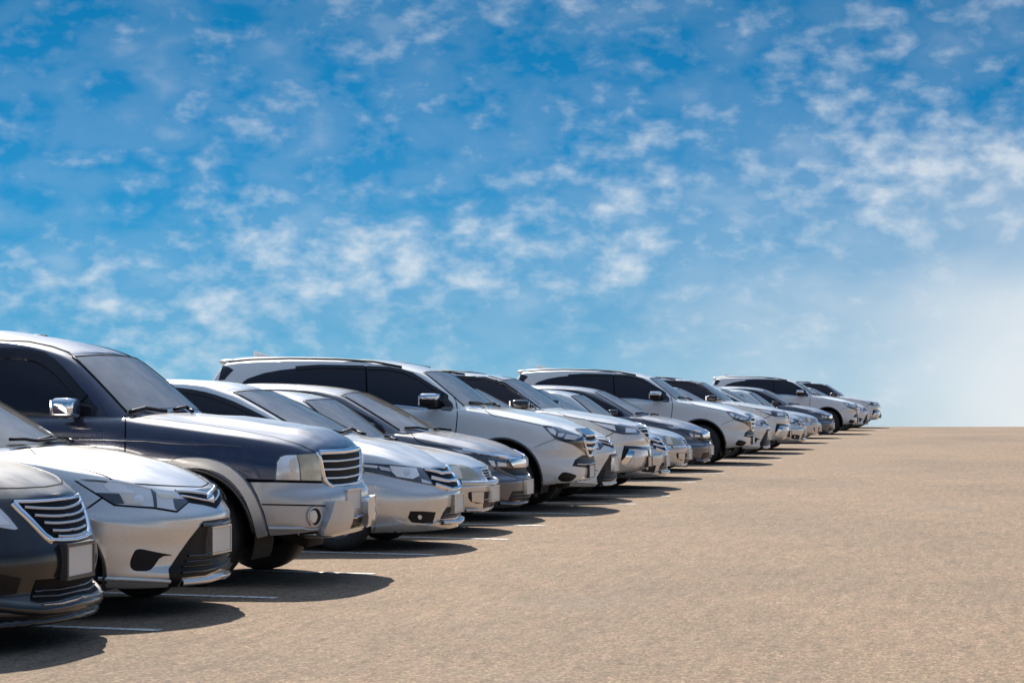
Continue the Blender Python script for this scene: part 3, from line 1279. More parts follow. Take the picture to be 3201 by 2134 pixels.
# ---------------------------------------------------------------- black car at the left edge
def car_black():
    c = Car('parked_car', 'glossy black car cut off by the left edge, chrome grille with curved bars', 'car', 10.73, 1.82, 4.87, -5.12, 'paint_black')
    c.hull(sedan_plan(4.87), [(.15, .07), (.18, .03), (.21, .01), (.28, .03), (.32, .062), (.39, .040), (.47, .026), (.54, .032), (.59, .048), (.63, .062), (.76, .115), (.84, .155), (.87, .175)],
           [(-.16, .85), (-.19, .87), (-.26, .91), (-.38, .96), (-.51, .995), (-.62, 1.02), (-1.0, 1.07), (-1.3, 1.10), (-1.6, 1.06), (-3.6, 1.06), (-4.0, 1.08), (-4.8, 1.04)],
           [(0, .84), (-.16, .845), (-.3, .885), (-.6, .955), (-1.2, 1.03), (-2.5, 1.05), (-4.0, 1.06), (-4.87, 1.0)],
           [(0, .17), (-.5, .16), (-1.4, .17), (-4.0, .18), (-4.87, .26)], (-.93, -3.73), .335, .375)
    c.cabin((-1.3, 1.08), (-1.6, .80, 1.05), (-2.15, 1.45), (-2.28, .60, 1.43), [(-2.6, .62, 1.47), (-3.2, .62, 1.47), (-3.8, .58, 1.40)],
            [(-2.15, 1.45), (-2.5, 1.5), (-3.2, 1.51), (-3.8, 1.44)], (-4.35, .68), 1.41)
    c.patch('side_window', [(-1.85, 1.06), (-2.35, 1.38), (-2.7, 1.43), (-3.3, 1.42), (-3.75, 1.33), (-4.0, 1.10)], 'glass_side', mode='side', bvh=c.bvh_c)
    # bonnet gap and bumper-top gap
    c.strip('panel_gap', [(-160, 1520), (-60, 1526), (60, 1525), (150, 1520), (190, 1511), (215, 1500)], 'gap', .012, .0015)
    g = c.patch('grille', [(36, 1567), (100, 1566), (150, 1562), (200, 1556), (236, 1547), (262, 1592), (280, 1640), (289, 1668), (276, 1680), (230, 1690), (156, 1692), (142, 1676), (90, 1620)], 'grille_black', .004, res=.02)
    rim = [(40, 1569), (100, 1568), (150, 1565), (200, 1559), (245, 1550)]
    c.strip('grille_frame', rim, 'chrome', .022, .016, parent=g, prof='round')
    c.strip('grille_frame', [(40, 1570), (62, 1595), (90, 1622), (118, 1652), (140, 1675), (160, 1688)], 'chrome', .05, .016, parent=g, prof='round')
    c.strip('grille_frame', [(152, 1688), (190, 1689), (235, 1686), (275, 1677), (292, 1668)], 'chrome', .030, .020, parent=g, prof='round')
    for pl in ([(72, 1586), (130, 1590), (190, 1590), (215, 1585), (240, 1572)], [(103, 1611), (150, 1614), (195, 1613), (225, 1606), (250, 1592)],
               [(132, 1634), (170, 1636), (210, 1633), (235, 1627), (262, 1615)], [(158, 1658), (190, 1659), (215, 1657), (240, 1651), (268, 1640)], [(176, 1676), (200, 1677), (225, 1675), (250, 1670), (275, 1660)]):
        c.strip('slat', pl, 'chrome_dull', .020, .018, parent=g, prof='round', sm=1)
    h = c.patch('headlight', [(-170, 1545), (-90, 1552), (0, 1590), (25, 1615), (55, 1652), (45, 1656), (0, 1648), (-80, 1625), (-150, 1590)], 'lamp_body', .004, res=.02)
    c.patch('lens_cover', [(-170, 1545), (-90, 1552), (0, 1590), (25, 1615), (55, 1652), (45, 1656), (0, 1648), (-80, 1625), (-150, 1590)], 'lens_cover', .018, parent=h, res=.03, depth=.0, dome=.012)
    c.patch('lamp_lens', [(-80, 1570), (-10, 1600), (30, 1640), (-10, 1640), (-70, 1615)], 'lamp_bright', .008, parent=h, res=.02)
    # lower mouth and bright lip
    m = c.patch('air_intake', [(112, 1812), (180, 1806), (250, 1793), (300, 1776), (300, 1838), (250, 1856), (180, 1876), (120, 1882), (94, 1876), (100, 1845)], 'grille_black', .003, res=.025)
    for pl in ([(104, 1846), (180, 1842), (240, 1830), (290, 1812)], [(98, 1866), (180, 1862), (240, 1848), (292, 1832)]):
        c.strip('slat', pl, 'black_gloss', .016, .014, parent=m, prof='round')
    c.strip('bumper_lip', [(-250, 1878), (-120, 1886), (0, 1892), (70, 1900), (125, 1904), (180, 1899), (240, 1884), (312, 1858)], 'paint_black', .075, .022, prof='round')
    c.strip('bumper_skirt', [(-260, 1945), (-120, 1950), (0, 1952), (80, 1950), (140, 1938), (200, 1927), (260, 1914), (318, 1898)], 'paint_black', .035, .030, prof='round')
    c.strip('lip_trim', [(125, 1893), (180, 1888), (240, 1872), (300, 1850), (316, 1842)], 'chrome_dull', .022, .034, prof='round')
    f = c.patch('fog_recess', [(-60, 1790), (10, 1795), (66, 1806), (50, 1855), (0, 1862), (-70, 1850)], 'black_plastic', .003, res=.03)
    c.plate([(245, 1692), (245, 1806)], pw=.33, frame=.022, proud=.012)
    c.wheel_set(.21)
    return c


# ---------------------------------------------------------------- silver sedan with wedge bumper
def car_wedge(name='parked_car', label='silver sedan with long headlights and black wedge-shaped lower grille, beside the navy off-roader', Yn=12.78, X0=-5.04, mat='paint_silver'):
    c = Car(name, label, 'car', 12.78, 1.70, 4.41, -5.04, mat)
    def crease(x, u):
        return 0.0
    c.hull(sedan_plan(4.41, 1.12), [(.16, .10), (.19, .05), (.24, .008), (.27, .0), (.33, .018), (.45, .018), (.56, .004), (.62, .004), (.68, .035), (.73, .065), (.78, .095), (.82, .125)],
           [(-.12, .80), (-.26, .872), (-.43, .935), (-.58, .975), (-.97, 1.045), (-1.15, 1.065), (-1.5, 1.03), (-3.3, 1.02), (-3.7, 1.05), (-4.3, 1.03), (-4.4, 1.0)],
           [(0, .79), (-.12, .80), (-.25, .835), (-.40, .875), (-.65, .93), (-.96, .985), (-1.2, 1.01), (-2, 1.02), (-3.6, 1.04), (-4.2, 1.02), (-4.41, .96)],
           [(0, .19), (-.3, .19), (-.56, .20), (-1.3, .18), (-3.8, .19), (-4.41, .27)], (-.90, -3.45), .30, .34, p=3.0)
    c.cabin((-1.15, 1.05), (-1.45, .755, 1.02), (-1.93, 1.45), (-2.06, .57, 1.43), [(-2.4, .59, 1.475), (-2.9, .59, 1.475), (-3.4, .56, 1.41)],
            [(-1.93, 1.45), (-2.2, 1.495), (-2.8, 1.51), (-3.4, 1.45)], (-4.0, .66), 1.42)
    c.patch('side_window', [(-1.7, 1.05), (-2.12, 1.37), (-2.5, 1.43), (-3.0, 1.41), (-3.45, 1.32), (-3.7, 1.10)], 'glass_side', mode='side', bvh=c.bvh_c)
    c.strip('panel_gap', [(92, 1401), (118, 1425), (132, 1434), (145, 1439), (210, 1454), (265, 1467), (300, 1477), (330, 1487), (349, 1498)], 'gap', .012, .0015, sm=1)
    c.strip('panel_gap', [(420, 1511), (480, 1515), (560, 1519), (620, 1521), (657, 1520), (668, 1516)], 'gap', .013, .0016)
    c.strip('panel_gap', [(320, 1555), (296, 1572), (270, 1590)], 'gap', .012, .0012)
    h = c.patch('headlight', [(234, 1501), (250, 1495), (275, 1493), (305, 1496), (350, 1502), (412, 1510), (470, 1525), (550, 1537), (586, 1570), (553, 1598), (482, 1586), (425, 1582), (357, 1577), (320, 1554), (275, 1526)], 'lamp_body', .004, res=.02)
    c.patch('lens_cover', [(234, 1501), (250, 1495), (275, 1493), (305, 1496), (350, 1502), (412, 1510), (470, 1525), (550, 1537), (586, 1570), (553, 1598), (482, 1586), (425, 1582), (357, 1577), (320, 1554), (275, 1526)], 'lens_cover', .018, parent=h, res=.03, depth=.0, dome=.012)
    for nm, pl, mt in (('lamp_bezel', [(300, 1540), (372, 1543), (388, 1574), (357, 1576), (322, 1554)], 'lamp_dark'),
                       ('lamp_bezel', [(470, 1529), (486, 1540), (490, 1584), (481, 1585), (477, 1552)], 'lamp_dark'),
                       ('lamp_bezel', [(540, 1560), (574, 1560), (584, 1570), (553, 1596), (546, 1588)], 'lamp_dark'),
                       ('lamp_bezel', [(254, 1500), (330, 1503), (340, 1509), (280, 1504)], 'lamp_dark'),
                       ('reflector', [(336, 1507), (372, 1511), (392, 1519), (396, 1528), (420, 1536), (416, 1543), (345, 1538), (322, 1518)], 'lamp_bright'),
                       ('reflector', [(376, 1546), (412, 1547), (420, 1560), (446, 1578), (392, 1572)], 'lamp_warm'),
                       ('reflector', [(492, 1543), (545, 1548), (552, 1556), (512, 1558), (494, 1553)], 'lamp_warm')):
        c.patch(nm, pl, mt, .008, parent=h, res=.02, depth=.004)
    c.strip('lamp_outline', [(234, 1501), (275, 1527), (320, 1555), (357, 1578), (425, 1583), (482, 1587), (553, 1599), (587, 1570)], 'gap', .010, .006, parent=h)
    c.patch('projector_lens', ellipse(432, 1561, 16, 14), 'lamp_bright', .010, parent=h, res=.02, dome=.02, depth=.002)
    c.strip('lamp_trim', [(236, 1502), (252, 1497), (275, 1496), (305, 1499), (350, 1505), (412, 1513), (470, 1529)], 'lamp_bright', .008, .009, parent=h)
    # nose band: bonnet lip, slots, chrome wing, badge
    g = c.patch('grille', [(552, 1538), (600, 1541), (668, 1550), (690, 1570), (685, 1590), (640, 1578), (588, 1570), (575, 1556)], 'grille_black', .003, res=.02)
    c.strip('slat', [(564, 1549), (600, 1555), (640, 1563), (676, 1570)], 'chrome', .015, .012, parent=g, prof='round')
    c.strip('slat', [(548, 1532), (600, 1536), (640, 1541), (680, 1546)], c.mat, .022, .006, parent=g, prof='round')
    V, Fc = superbox((-.068, 0, .722), (.020, .060, .048), 2.2, 24, 12)
    c.add('badge', V, Fc, 'chrome')
    # black wedge
    m = c.patch('lower_grille', [(636, 1628), (680, 1622), (725, 1610), (730, 1700), (725, 1760), (697, 1772), (640, 1797), (568, 1804), (553, 1834), (524, 1838), (531, 1814), (527, 1778), (562, 1726), (590, 1687), (622, 1647)], 'black_plastic', .004, res=.025)
    for pl, w in (([(630, 1640), (670, 1638), (722, 1625)], .03), ([(586, 1736), (640, 1732), (700, 1716)], .014), ([(577, 1754), (640, 1749), (704, 1732)], .014), ([(568, 1772), (640, 1766), (706, 1748)], .014), ([(566, 1790), (640, 1783), (708, 1763)], .014)):
        c.strip('slat', pl, 'black_gloss', w, .018, parent=m, prof='round')
    c.strip('bumper_lip', [(566, 1818), (600, 1815), (640, 1810), (680, 1799), (714, 1785)], c.mat, .045, .028, prof='round')
    c.patch('fog_recess', [(425, 1717), (440, 1714), (500, 1727), (545, 1734), (502, 1738), (475, 1777), (460, 1784), (420, 1784), (407, 1772), (407, 1752), (417, 1728)], 'black_plastic', .003, res=.02, sm=1)
    c.strip('bumper_crease', [(307, 1808), (380, 1810), (450, 1813), (531, 1817)], c.mat, .03, .012, prof='round')
    c.plate([(695, 1641), (695, 1728)], pw=.33, frame=.012, proud=.012, fmat='chrome_dull')
    c.wiper([(25, 1385), (70, 1384), (110, 1390), (150, 1386), (170, 1383)], .012, .03)
    c.wiper([(105, 1389), (150, 1377), (190, 1380), (228, 1388)], .011, .03)
    c.wheel_set(.19)
    return c


# ---------------------------------------------------------------- navy off-roader
def car_navy():
    c = Car('parked_suv', 'navy off-roader with silver bumper and arches, chrome mirror and barred chrome grille', 'suv', 15.13, 1.82, 4.95, -4.87, 'paint_navy')
    ps = lambda e0, e1, v: min(1, max(0, (v - e0) / (e1 - e0))) ** 2 * (3 - 2 * min(1, max(0, (v - e0) / (e1 - e0))))
    def bulge(x, u):
        a = 1 - ps(.44, .54, abs(u))
        b = ps(-.05, -.2, x) * 1.0 if False else min(1, max(0, (-x - .12) / .2)) * min(1, max(0, (x + 1.35) / .35))
        return .030 * a * b
    c.hull([(0, 0), (-.008, .3), (-.03, .52), (-.075, .72), (-.17, .87), (-.36, .965), (-.7, .99), (-2.2, 1.0), (-3.3, 1), (-4.45, .98), (-4.8, .9), (-4.92, .7), (-4.95, .4), (-4.95, 0)],
           [(.38, .08), (.42, .03), (.46, .012), (.60, .012), (.67, .02), (.705, .055), (.76, .065), (.92, .072), (.98, .082), (1.0, .09)],
           [(-.08, .985), (-.10, 1.02), (-.14, 1.06), (-.27, 1.11), (-.46, 1.135), (-.66, 1.165), (-.85, 1.19), (-1.17, 1.225), (-1.42, 1.26), (-1.7, 1.25), (-4.9, 1.25)],
           [(0, .985), (-.08, .99), (-.14, 1.015), (-.29, 1.055), (-.53, 1.105), (-.81, 1.14), (-1.15, 1.185), (-1.4, 1.215), (-1.55, 1.235), (-2.0, 1.24), (-4.95, 1.24)],
           [(0, .42), (-.43, .39), (-1.5, .42), (-3.4, .42), (-4.95, .45)], (-1.05, -3.91), .372, .48, p=3.2, extra=bulge,
           side=[(0, .05), (.1, .02), (.3, .004), (.5, 0), (.72, .004), (.82, .018), (.9, .030), (.96, .050), (1, .095)])
    c.cabin((-1.42, 1.265), (-1.57, .80, 1.235), (-1.98, 1.715), (-2.10, .655, 1.695), [(-2.4, .69, 1.77), (-2.66, .70, 1.80), (-3.5, .70, 1.815), (-4.6, .66, 1.78)],
            [(-1.98, 1.715), (-2.08, 1.755), (-2.23, 1.795), (-2.57, 1.86), (-2.9, 1.905), (-3.5, 1.925), (-4.6, 1.86)], (-4.88, .8), 1.84, bulge=.02)
    c.patch('side_window', [(-420, 1090), (-100, 1086), (80, 1088), (140, 1101), (172, 1122), (200, 1148), (240, 1195), (300, 1270), (318, 1290), (318, 1322), (200, 1316), (0, 1306), (-420, 1300)], 'glass_side', bvh=c.bvh_c)
    c.strip('rain_visor', [(-420, 1108), (0, 1108), (80, 1110), (135, 1124), (180, 1158), (225, 1206), (265, 1246)], 'visor', .075, .022, bvh=c.bvh_c, sm=1)
    c.patch('quarter_glass', [(310, 1262), (330, 1288), (341, 1312), (336, 1321), (303, 1321), (302, 1300)], 'lamp_dark', .010, bvh=c.bvh_c, res=.02)
    c.strip('rain_gutter', [(-420, 1066), (0, 1064), (90, 1068), (165, 1084), (215, 1102), (250, 1132)], 'black_plastic', .014, .008, bvh=c.bvh_c)
    for sg in (-1, 1):
        V, Fc = superbox((-3.62, sg * .60, 1.868), (.85, .022, .024), 5, 16, 8)
        c.add('roof_rail', V, Fc, 'black_plastic')
    c.mirror_box((-1.90, .99, 1.305), (.085, .10, .078), 'chrome', 5)
    c.strip('panel_gap', [(392, 1298), (392, 1340), (391, 1400), (389, 1460)], 'gap', .012, .0016)
    c.strip('panel_gap', [(395, 1295), (440, 1304), (520, 1312), (640, 1327), (760, 1346), (860, 1366), (940, 1390), (984, 1412)], 'gap', .012, .0012)
    c.strip('side_crease', [(-300, 1368), (0, 1370), (280, 1372), (450, 1376), (560, 1385), (690, 1391), (760, 1397)], c.mat, .026, .005, prof='round', taper=2)
    c.patch('side_indicator', [(425, 1423), (435, 1421), (458, 1427), (460, 1433), (430, 1431)], 'amber', .006, res=.02)
    # silver bumper and arches laid over the navy shell
    b = c.patch('bumper', [(786, 1507), (857, 1507), (1005, 1511), (1028, 1524), (1120, 1520), (1140, 1530), (1145, 1600), (1130, 1640), (1000, 1676), (925, 1676), (845, 1674), (829, 1607), (808, 1551)], 'paint_cladding', .016, res=.03, depth=.03)
    c.strip('bumper_groove', [(819, 1575), (900, 1577), (1012, 1580)], 'gap', .012, .0185, parent=b)
    c.strip('bumper_step', [(840, 1647), (920, 1648), (990, 1649)], 'paint_cladding', .03, .03, parent=b, prof='round')
    c.strip('bumper_seam', [(762, 1500), (857, 1503), (1004, 1506)], 'gap', .022, .006)
    a = c.strip('arch_flare', [(470, 1530), (490, 1487), (520, 1463), (560, 1448), (612, 1445), (662, 1451), (705, 1466), (742, 1494), (772, 1530), (796, 1578), (812, 1630), (822, 1674)], 'paint_cladding', .088, .035, sm=1)
    c.patch('sill_step', [(-1.62, .46), (-1.62, .54), (-3.35, .54), (-3.35, .46)], 'paint_cladding', .03, mode='side', res=.08)
    fo = c.patch('fog_lamp', ellipse(976, 1612, 21, 31), 'paint_cladding', .030, res=.02)
    c.patch('fog_recess', ellipse(977, 1612, 16, 25), 'black_plastic', .032, parent=fo, res=.02, depth=.002)
    c.patch('lamp_lens', ellipse(971, 1613, 11, 20), 'lamp_warm', .034, parent=fo, res=.02, depth=.002, dome=.015)
    for pl in ([(1022, 1566), (1068, 1564), (1077, 1577), (1076, 1622), (1062, 1647), (1022, 1672), (975, 1674), (992, 1650), (1010, 1605), (1017, 1572)],):
        c.patch('overrider', pl, 'paint_cladding', .075, res=.025, depth=.02, sm=1)
    # centre: lower mouth, chrome bar, skid
    m = c.patch('air_intake', [(1085, 1612), (1170, 1600), (1170, 1660), (1045, 1664), (1060, 1650)], 'black_plastic', .024, res=.03)
    c.strip('slat', [(1078, 1617), (1110, 1614), (1150, 1606)], 'chrome_dull', .03, .05, parent=m, prof='round')
    V, Fc = superbox((-.17, 0, .375), (.14, .55, .035), 4, 24, 8)
    c.add('skid_plate', V, Fc, 'chrome_dull')
    # grille
    g = c.patch('grille', [(990, 1417), (1000, 1408), (1060, 1405), (1125, 1402), (1130, 1480), (1128, 1512), (1095, 1519), (1032, 1524), (1012, 1506), (1004, 1480), (998, 1445)], 'grille_black', .004, res=.025)
    c.strip('grille_frame', [(994, 1414), (1040, 1412), (1090, 1410), (1125, 1408)], 'chrome', .042, .022, parent=g, prof='round')
    c.strip('grille_frame', [(992, 1412), (999, 1440), (1005, 1470), (1010, 1497), (1022, 1512), (1035, 1520)], 'chrome', .045, .022, parent=g, prof='round')
    c.strip('grille_frame', [(1028, 1519), (1060, 1517), (1095, 1513), (1125, 1508)], 'chrome', .028, .022, parent=g, prof='round')
    for y in (1440, 1466, 1493):
        c.strip('slat', [(1004, y + 1), (1050, y), (1100, y - 4), (1130, y - 7)], 'chrome', .020, .018, parent=g, prof='round')
    h = c.patch('headlight', [(857, 1503), (859, 1450), (863, 1435), (872, 1424), (888, 1419), (985, 1415), (997, 1440), (1003, 1480), (1003, 1504)], 'lamp_dark', .004, res=.025)
    c.patch('lens_cover', [(857, 1503), (859, 1450), (863, 1435), (872, 1424), (888, 1419), (985, 1415), (997, 1440), (1003, 1480), (1003, 1504)], 'lens_cover', .018, parent=h, res=.03, depth=.0, dome=.012)
    c.patch('reflector', [(863, 1498), (866, 1445), (877, 1428), (892, 1423), (925, 1422), (933, 1455), (936, 1500)], 'lamp_bright', .008, parent=h, res=.02, depth=.006, dome=.03)
    c.patch('bulb_shield', [(900, 1440), (912, 1432), (918, 1450), (914, 1478), (905, 1472), (898, 1456)], 'lamp_warm', .044, parent=h, res=.02, depth=.001)
    c.patch('lamp_lens', [(927, 1422), (984, 1418), (994, 1442), (1000, 1480), (1000, 1501), (939, 1500), (935, 1455)], 'lamp_smoked', .012, parent=h, res=.02, depth=.008)
    c.plate([(1100, 1526), (1100, 1597)], pw=.33, frame=.014, proud=.012, fmat='chrome_dull')
    c.wiper([(402, 1293), (450, 1281), (520, 1292)], .016, .02)
    c.wiper([(540, 1285), (575, 1277), (602, 1293)], .014, .02)
    c.wheel_set(.24, 6)
    return c


# ---------------------------------------------------------------- silver sedan with three-bar grille
def car_bar():
    c = Car('parked_car', 'tmp', 'car', 18.74, 1.695, 4.40, -4.94, 'paint_silver')
    def crease(x, u):
        f = min(1, max(0, (-x - .25) / .3)) * min(1, max(0, (x + 1.15) / .3))
        return .012 * f * math.exp(-((abs(u) - .62) / .10) ** 2) - .010 * f * math.exp(-((abs(u) - .82) / .08) ** 2)
    c.hull(sedan_plan(4.40, 1.05), [(.17, .10), (.21, .05), (.29, .045), (.45, .03), (.50, .035), (.55, .06), (.62, .095), (.69, .145), (.73, .17)],
           [(-.16, .72), (-.18, .742), (-.27, .79), (-.42, .85), (-.61, .915), (-.8, .96), (-1.0, .995), (-1.13, 1.02), (-1.4, 1.0), (-3.3, 1.0), (-3.7, 1.04), (-4.3, 1.02), (-4.4, .99)],
           [(0, .715), (-.16, .72), (-.29, .765), (-.49, .835), (-.84, .905), (-1.2, .965), (-1.34, .985), (-2.5, 1.0), (-3.6, 1.03), (-4.2, 1.01), (-4.4, .95)],
           [(0, .19), (-.68, .18), (-1.4, .17), (-3.8, .18), (-4.4, .27)], (-1.0, -3.55), .305, .345, extra=crease)
    c.cabin((-1.10, 1.01), (-1.28, .755, 1.01), (-1.98, 1.44), (-2.09, .585, 1.42), [(-2.38, .605, 1.485), (-2.75, .605, 1.505), (-3.2, .59, 1.475), (-3.6, .56, 1.41)],
            [(-1.98, 1.44), (-2.15, 1.485), (-2.4, 1.52), (-2.8, 1.535), (-3.2, 1.51), (-3.6, 1.45)], (-4.05, .66), 1.42)
    c.patch('side_window', [(470, 1212), (537, 1211), (610, 1219), (675, 1234), (730, 1254), (775, 1275), (872, 1324), (905, 1345), (905, 1362), (700, 1365), (400, 1362), (250, 1345), (300, 1260), (380, 1222)], 'glass_side', bvh=c.bvh_c)
    c.strip('rain_visor', [(470, 1217), (540, 1217), (620, 1227), (690, 1246), (760, 1276), (840, 1317)], 'visor', .05, .012, bvh=c.bvh_c, sm=1)
    c.strip('panel_gap', [(1412, 1463), (1370, 1464), (1330, 1463), (1292, 1460), (1262, 1447), (1200, 1424), (1140, 1405), (1080, 1390)], 'gap', .012, .0015, sm=1)
    c.strip('panel_gap', [(1140, 1473), (1122, 1482), (1108, 1490)], 'gap', .012, .0012)
    h = c.patch('headlight', [(1122, 1453), (1127, 1446), (1160, 1447), (1225, 1452), (1316, 1461), (1356, 1517), (1300, 1507), (1232, 1493), (1175, 1480), (1140, 1473)], 'lamp_dark', .004, res=.025)
    c.patch('lens_cover', [(1122, 1453), (1127, 1446), (1160, 1447), (1225, 1452), (1316, 1461), (1356, 1517), (1300, 1507), (1232, 1493), (1175, 1480), (1140, 1473)], 'lens_cover', .018, parent=h, res=.03, depth=.0, dome=.012)
    for pl, mt in (([(1131, 1450), (1180, 1455), (1180, 1463), (1140, 1459)], 'lamp_bright'), ([(1182, 1456), (1216, 1462), (1222, 1473), (1190, 1468)], 'lamp_body'),
                   ([(1217, 1455), (1300, 1463), (1310, 1487), (1290, 1497), (1240, 1490), (1224, 1474)], 'lamp_bright'), ([(1315, 1497), (1345, 1506), (1348, 1513), (1318, 1508)], 'lamp_body')):
        c.patch('reflector', pl, mt, .008, parent=h, res=.025, depth=.004)
    c.patch('projector_lens', ellipse(1270, 1476, 11, 12), 'lamp_body', .010, parent=h, res=.02, dome=.02, depth=.002)
    g = c.patch('grille', [(1320, 1463), (1412, 1463), (1435, 1490), (1452, 1525), (1440, 1532), (1410, 1536), (1356, 1518)], 'grille_black', .003, res=.025)
    for pl, w in (([(1325, 1467), (1366, 1476), (1378, 1480), (1420, 1473), (1440, 1470)], .036), ([(1343, 1493), (1382, 1502), (1398, 1504), (1432, 1497), (1450, 1494)], .036), ([(1356, 1514), (1395, 1527), (1410, 1531), (1444, 1523), (1460, 1519)], .042)):
        c.strip('slat', pl, 'chrome', w, .03, parent=g, prof='round')
    m = c.patch('air_intake', [(1397, 1584), (1432, 1580), (1460, 1596), (1460, 1608), (1440, 1614), (1377, 1622), (1385, 1602)], 'black_plastic', .003, res=.025)
    for pl in ([(1385, 1605), (1420, 1602), (1455, 1596)], [(1380, 1615), (1420, 1612), (1455, 1606)]):
        c.strip('slat', pl, 'black_gloss', .012, .012, parent=m, prof='round')
    f = c.patch('fog_recess', [(1282, 1597), (1320, 1597), (1362, 1600), (1352, 1634), (1320, 1635), (1287, 1632), (1275, 1618)], 'black_plastic', .003, res=.025)
    c.patch('fog_lamp', ellipse(1311, 1615, 6, 7), 'lamp_warm', .010, parent=f, res=.02, dome=.01)
    c.patch('bumper_skirt', [(1161, 1588), (1180, 1587), (1198, 1590), (1216, 1606), (1240, 1624), (1275, 1636), (1330, 1640), (1375, 1628), (1420, 1626), (1470, 1616), (1472, 1635), (1435, 1648), (1362, 1656), (1335, 1663), (1240, 1666), (1160, 1665)], c.mat, .022, res=.03, depth=.02)
    c.strip('bumper_lip', [(1375, 1632), (1420, 1630), (1468, 1622)], c.mat, .05, .05, prof='round')
    c.plate([(1446, 1543), (1446, 1600)], pw=.33, frame=.010, proud=.012, fmat='chrome_dull')
    c.wiper([(1005, 1349), (1040, 1352), (1064, 1359)], .012, .02)
    c.wiper([(1064, 1358), (1095, 1345), (1120, 1348), (1142, 1358)], .014, .022)
    c.wheel_set(.19)
    return c


# ---------------------------------------------------------------- older silver sedan with clouded headlights
def car_old():
    c = Car('parked_car', 'tmp', 'car', 20.95, 1.72, 4.60, -5.16, 'paint_silver_cool')
    c.hull(sedan_plan(4.60, .8), [(.2, .08), (.24, .05), (.28, .03), (.38, .008), (.47, .0), (.51, .015), (.54, .06), (.60, .085), (.65, .115), (.68, .13)],
           [(-.12, .66), (-.22, .71), (-.39, .76), (-.72, .83), (-1.02, .875), (-1.2, .91), (-1.5, .92), (-3.4, .95), (-3.8, .98), (-4.5, .96)],
           [(0, .655), (-.1, .66), (-.2, .685), (-.5, .76), (-.9, .83), (-1.4, .89), (-2.5, .92), (-3.8, .96), (-4.6, .9)],
           [(0, .22), (-.6, .2), (-1.4, .18), (-3.9, .18), (-4.6, .27)], (-.95, -3.65), .31, .345)
    c.cabin((-1.20, .92), (-1.42, .765, .92), (-1.82, 1.345), (-1.93, .585, 1.33), [(-2.2, .605, 1.38), (-2.7, .605, 1.395), (-3.2, .58, 1.35)],
            [(-1.82, 1.345), (-2.0, 1.385), (-2.2, 1.415), (-2.6, 1.43), (-3.2, 1.39)], (-3.9, .66), 1.37)
    c.patch('side_window', [(-1.62, .96), (-2.0, 1.27), (-2.3, 1.335), (-2.8, 1.335), (-3.25, 1.27), (-3.6, 1.0)], 'glass_side', mode='side', bvh=c.bvh_c)
    c.strip('panel_gap', [(1535, 1459), (1505, 1461), (1475, 1462), (1450, 1455), (1400, 1445), (1340, 1425), (1280, 1405)], 'gap', .012, .0015)
    h = c.patch('headlight', [(1395, 1452), (1440, 1453), (1462, 1459), (1478, 1468), (1495, 1486), (1503, 1498), (1435, 1500), (1395, 1496)], 'lamp_yellowed', .006, res=.025)
    c.patch('reflector', [(1408, 1457), (1432, 1457), (1446, 1496), (1412, 1494)], 'lamp_warm', .009, parent=h, res=.025, depth=.004)
    g = c.patch('grille', [(1500, 1465), (1515, 1462), (1540, 1459), (1556, 1490), (1552, 1500), (1540, 1503), (1522, 1505), (1508, 1482)], 'grille_black', .004, res=.02)
    c.strip('grille_frame', [(1501, 1466), (1520, 1464), (1546, 1461)], 'chrome', .03, .016, parent=g, prof='round')
    c.strip('grille_frame', [(1501, 1466), (1510, 1484), (1522, 1504)], 'chrome', .022, .014, parent=g, prof='round')
    c.strip('grille_frame', [(1521, 1504), (1538, 1502), (1556, 1497)], 'chrome', .02, .016, parent=g, prof='round')
    for i in range(3):
        y = 1474 + i * 8
        c.strip('slat', [(1507 + i * 4, y + 1), (1530, y), (1556, y - 3)], 'chrome', .012, .014, parent=g, prof='round')
    c.strip('bumper_rib', [(1440, 1508), (1500, 1510), (1545, 1509), (1566, 1505)], c.mat, .05, .02, prof='round')
    f = c.patch('fog_recess', [(1464, 1538), (1474, 1536), (1512, 1535), (1511, 1570), (1490, 1573), (1472, 1567), (1464, 1555)], 'black_plastic', .003, res=.02)
    c.patch('fog_cover', [(1473, 1537), (1511, 1536), (1510, 1570), (1474, 1567)], c.mat, .008, parent=f, res=.02)
    m = c.patch('air_intake', [(1513, 1536), (1570, 1532), (1570, 1575), (1537, 1582), (1510, 1587)], 'black_plastic', .003, res=.02)
    c.strip('slat', [(1512, 1560), (1535, 1559), (1565, 1555)], c.mat, .014, .012, parent=m, prof='round')
    c.strip('bumper_lip', [(1455, 1596), (1510, 1594), (1550, 1587)], c.mat, .04, .012, prof='round')
    c.plate([(1550, 1517), (1550, 1566)], pw=.33, frame=.012, proud=.012, fmat='chrome_dull')
    c.wiper([(1200, 1368), (1220, 1370), (1240, 1379)], .012, .02)
    c.wheel_set(.19)
    return c


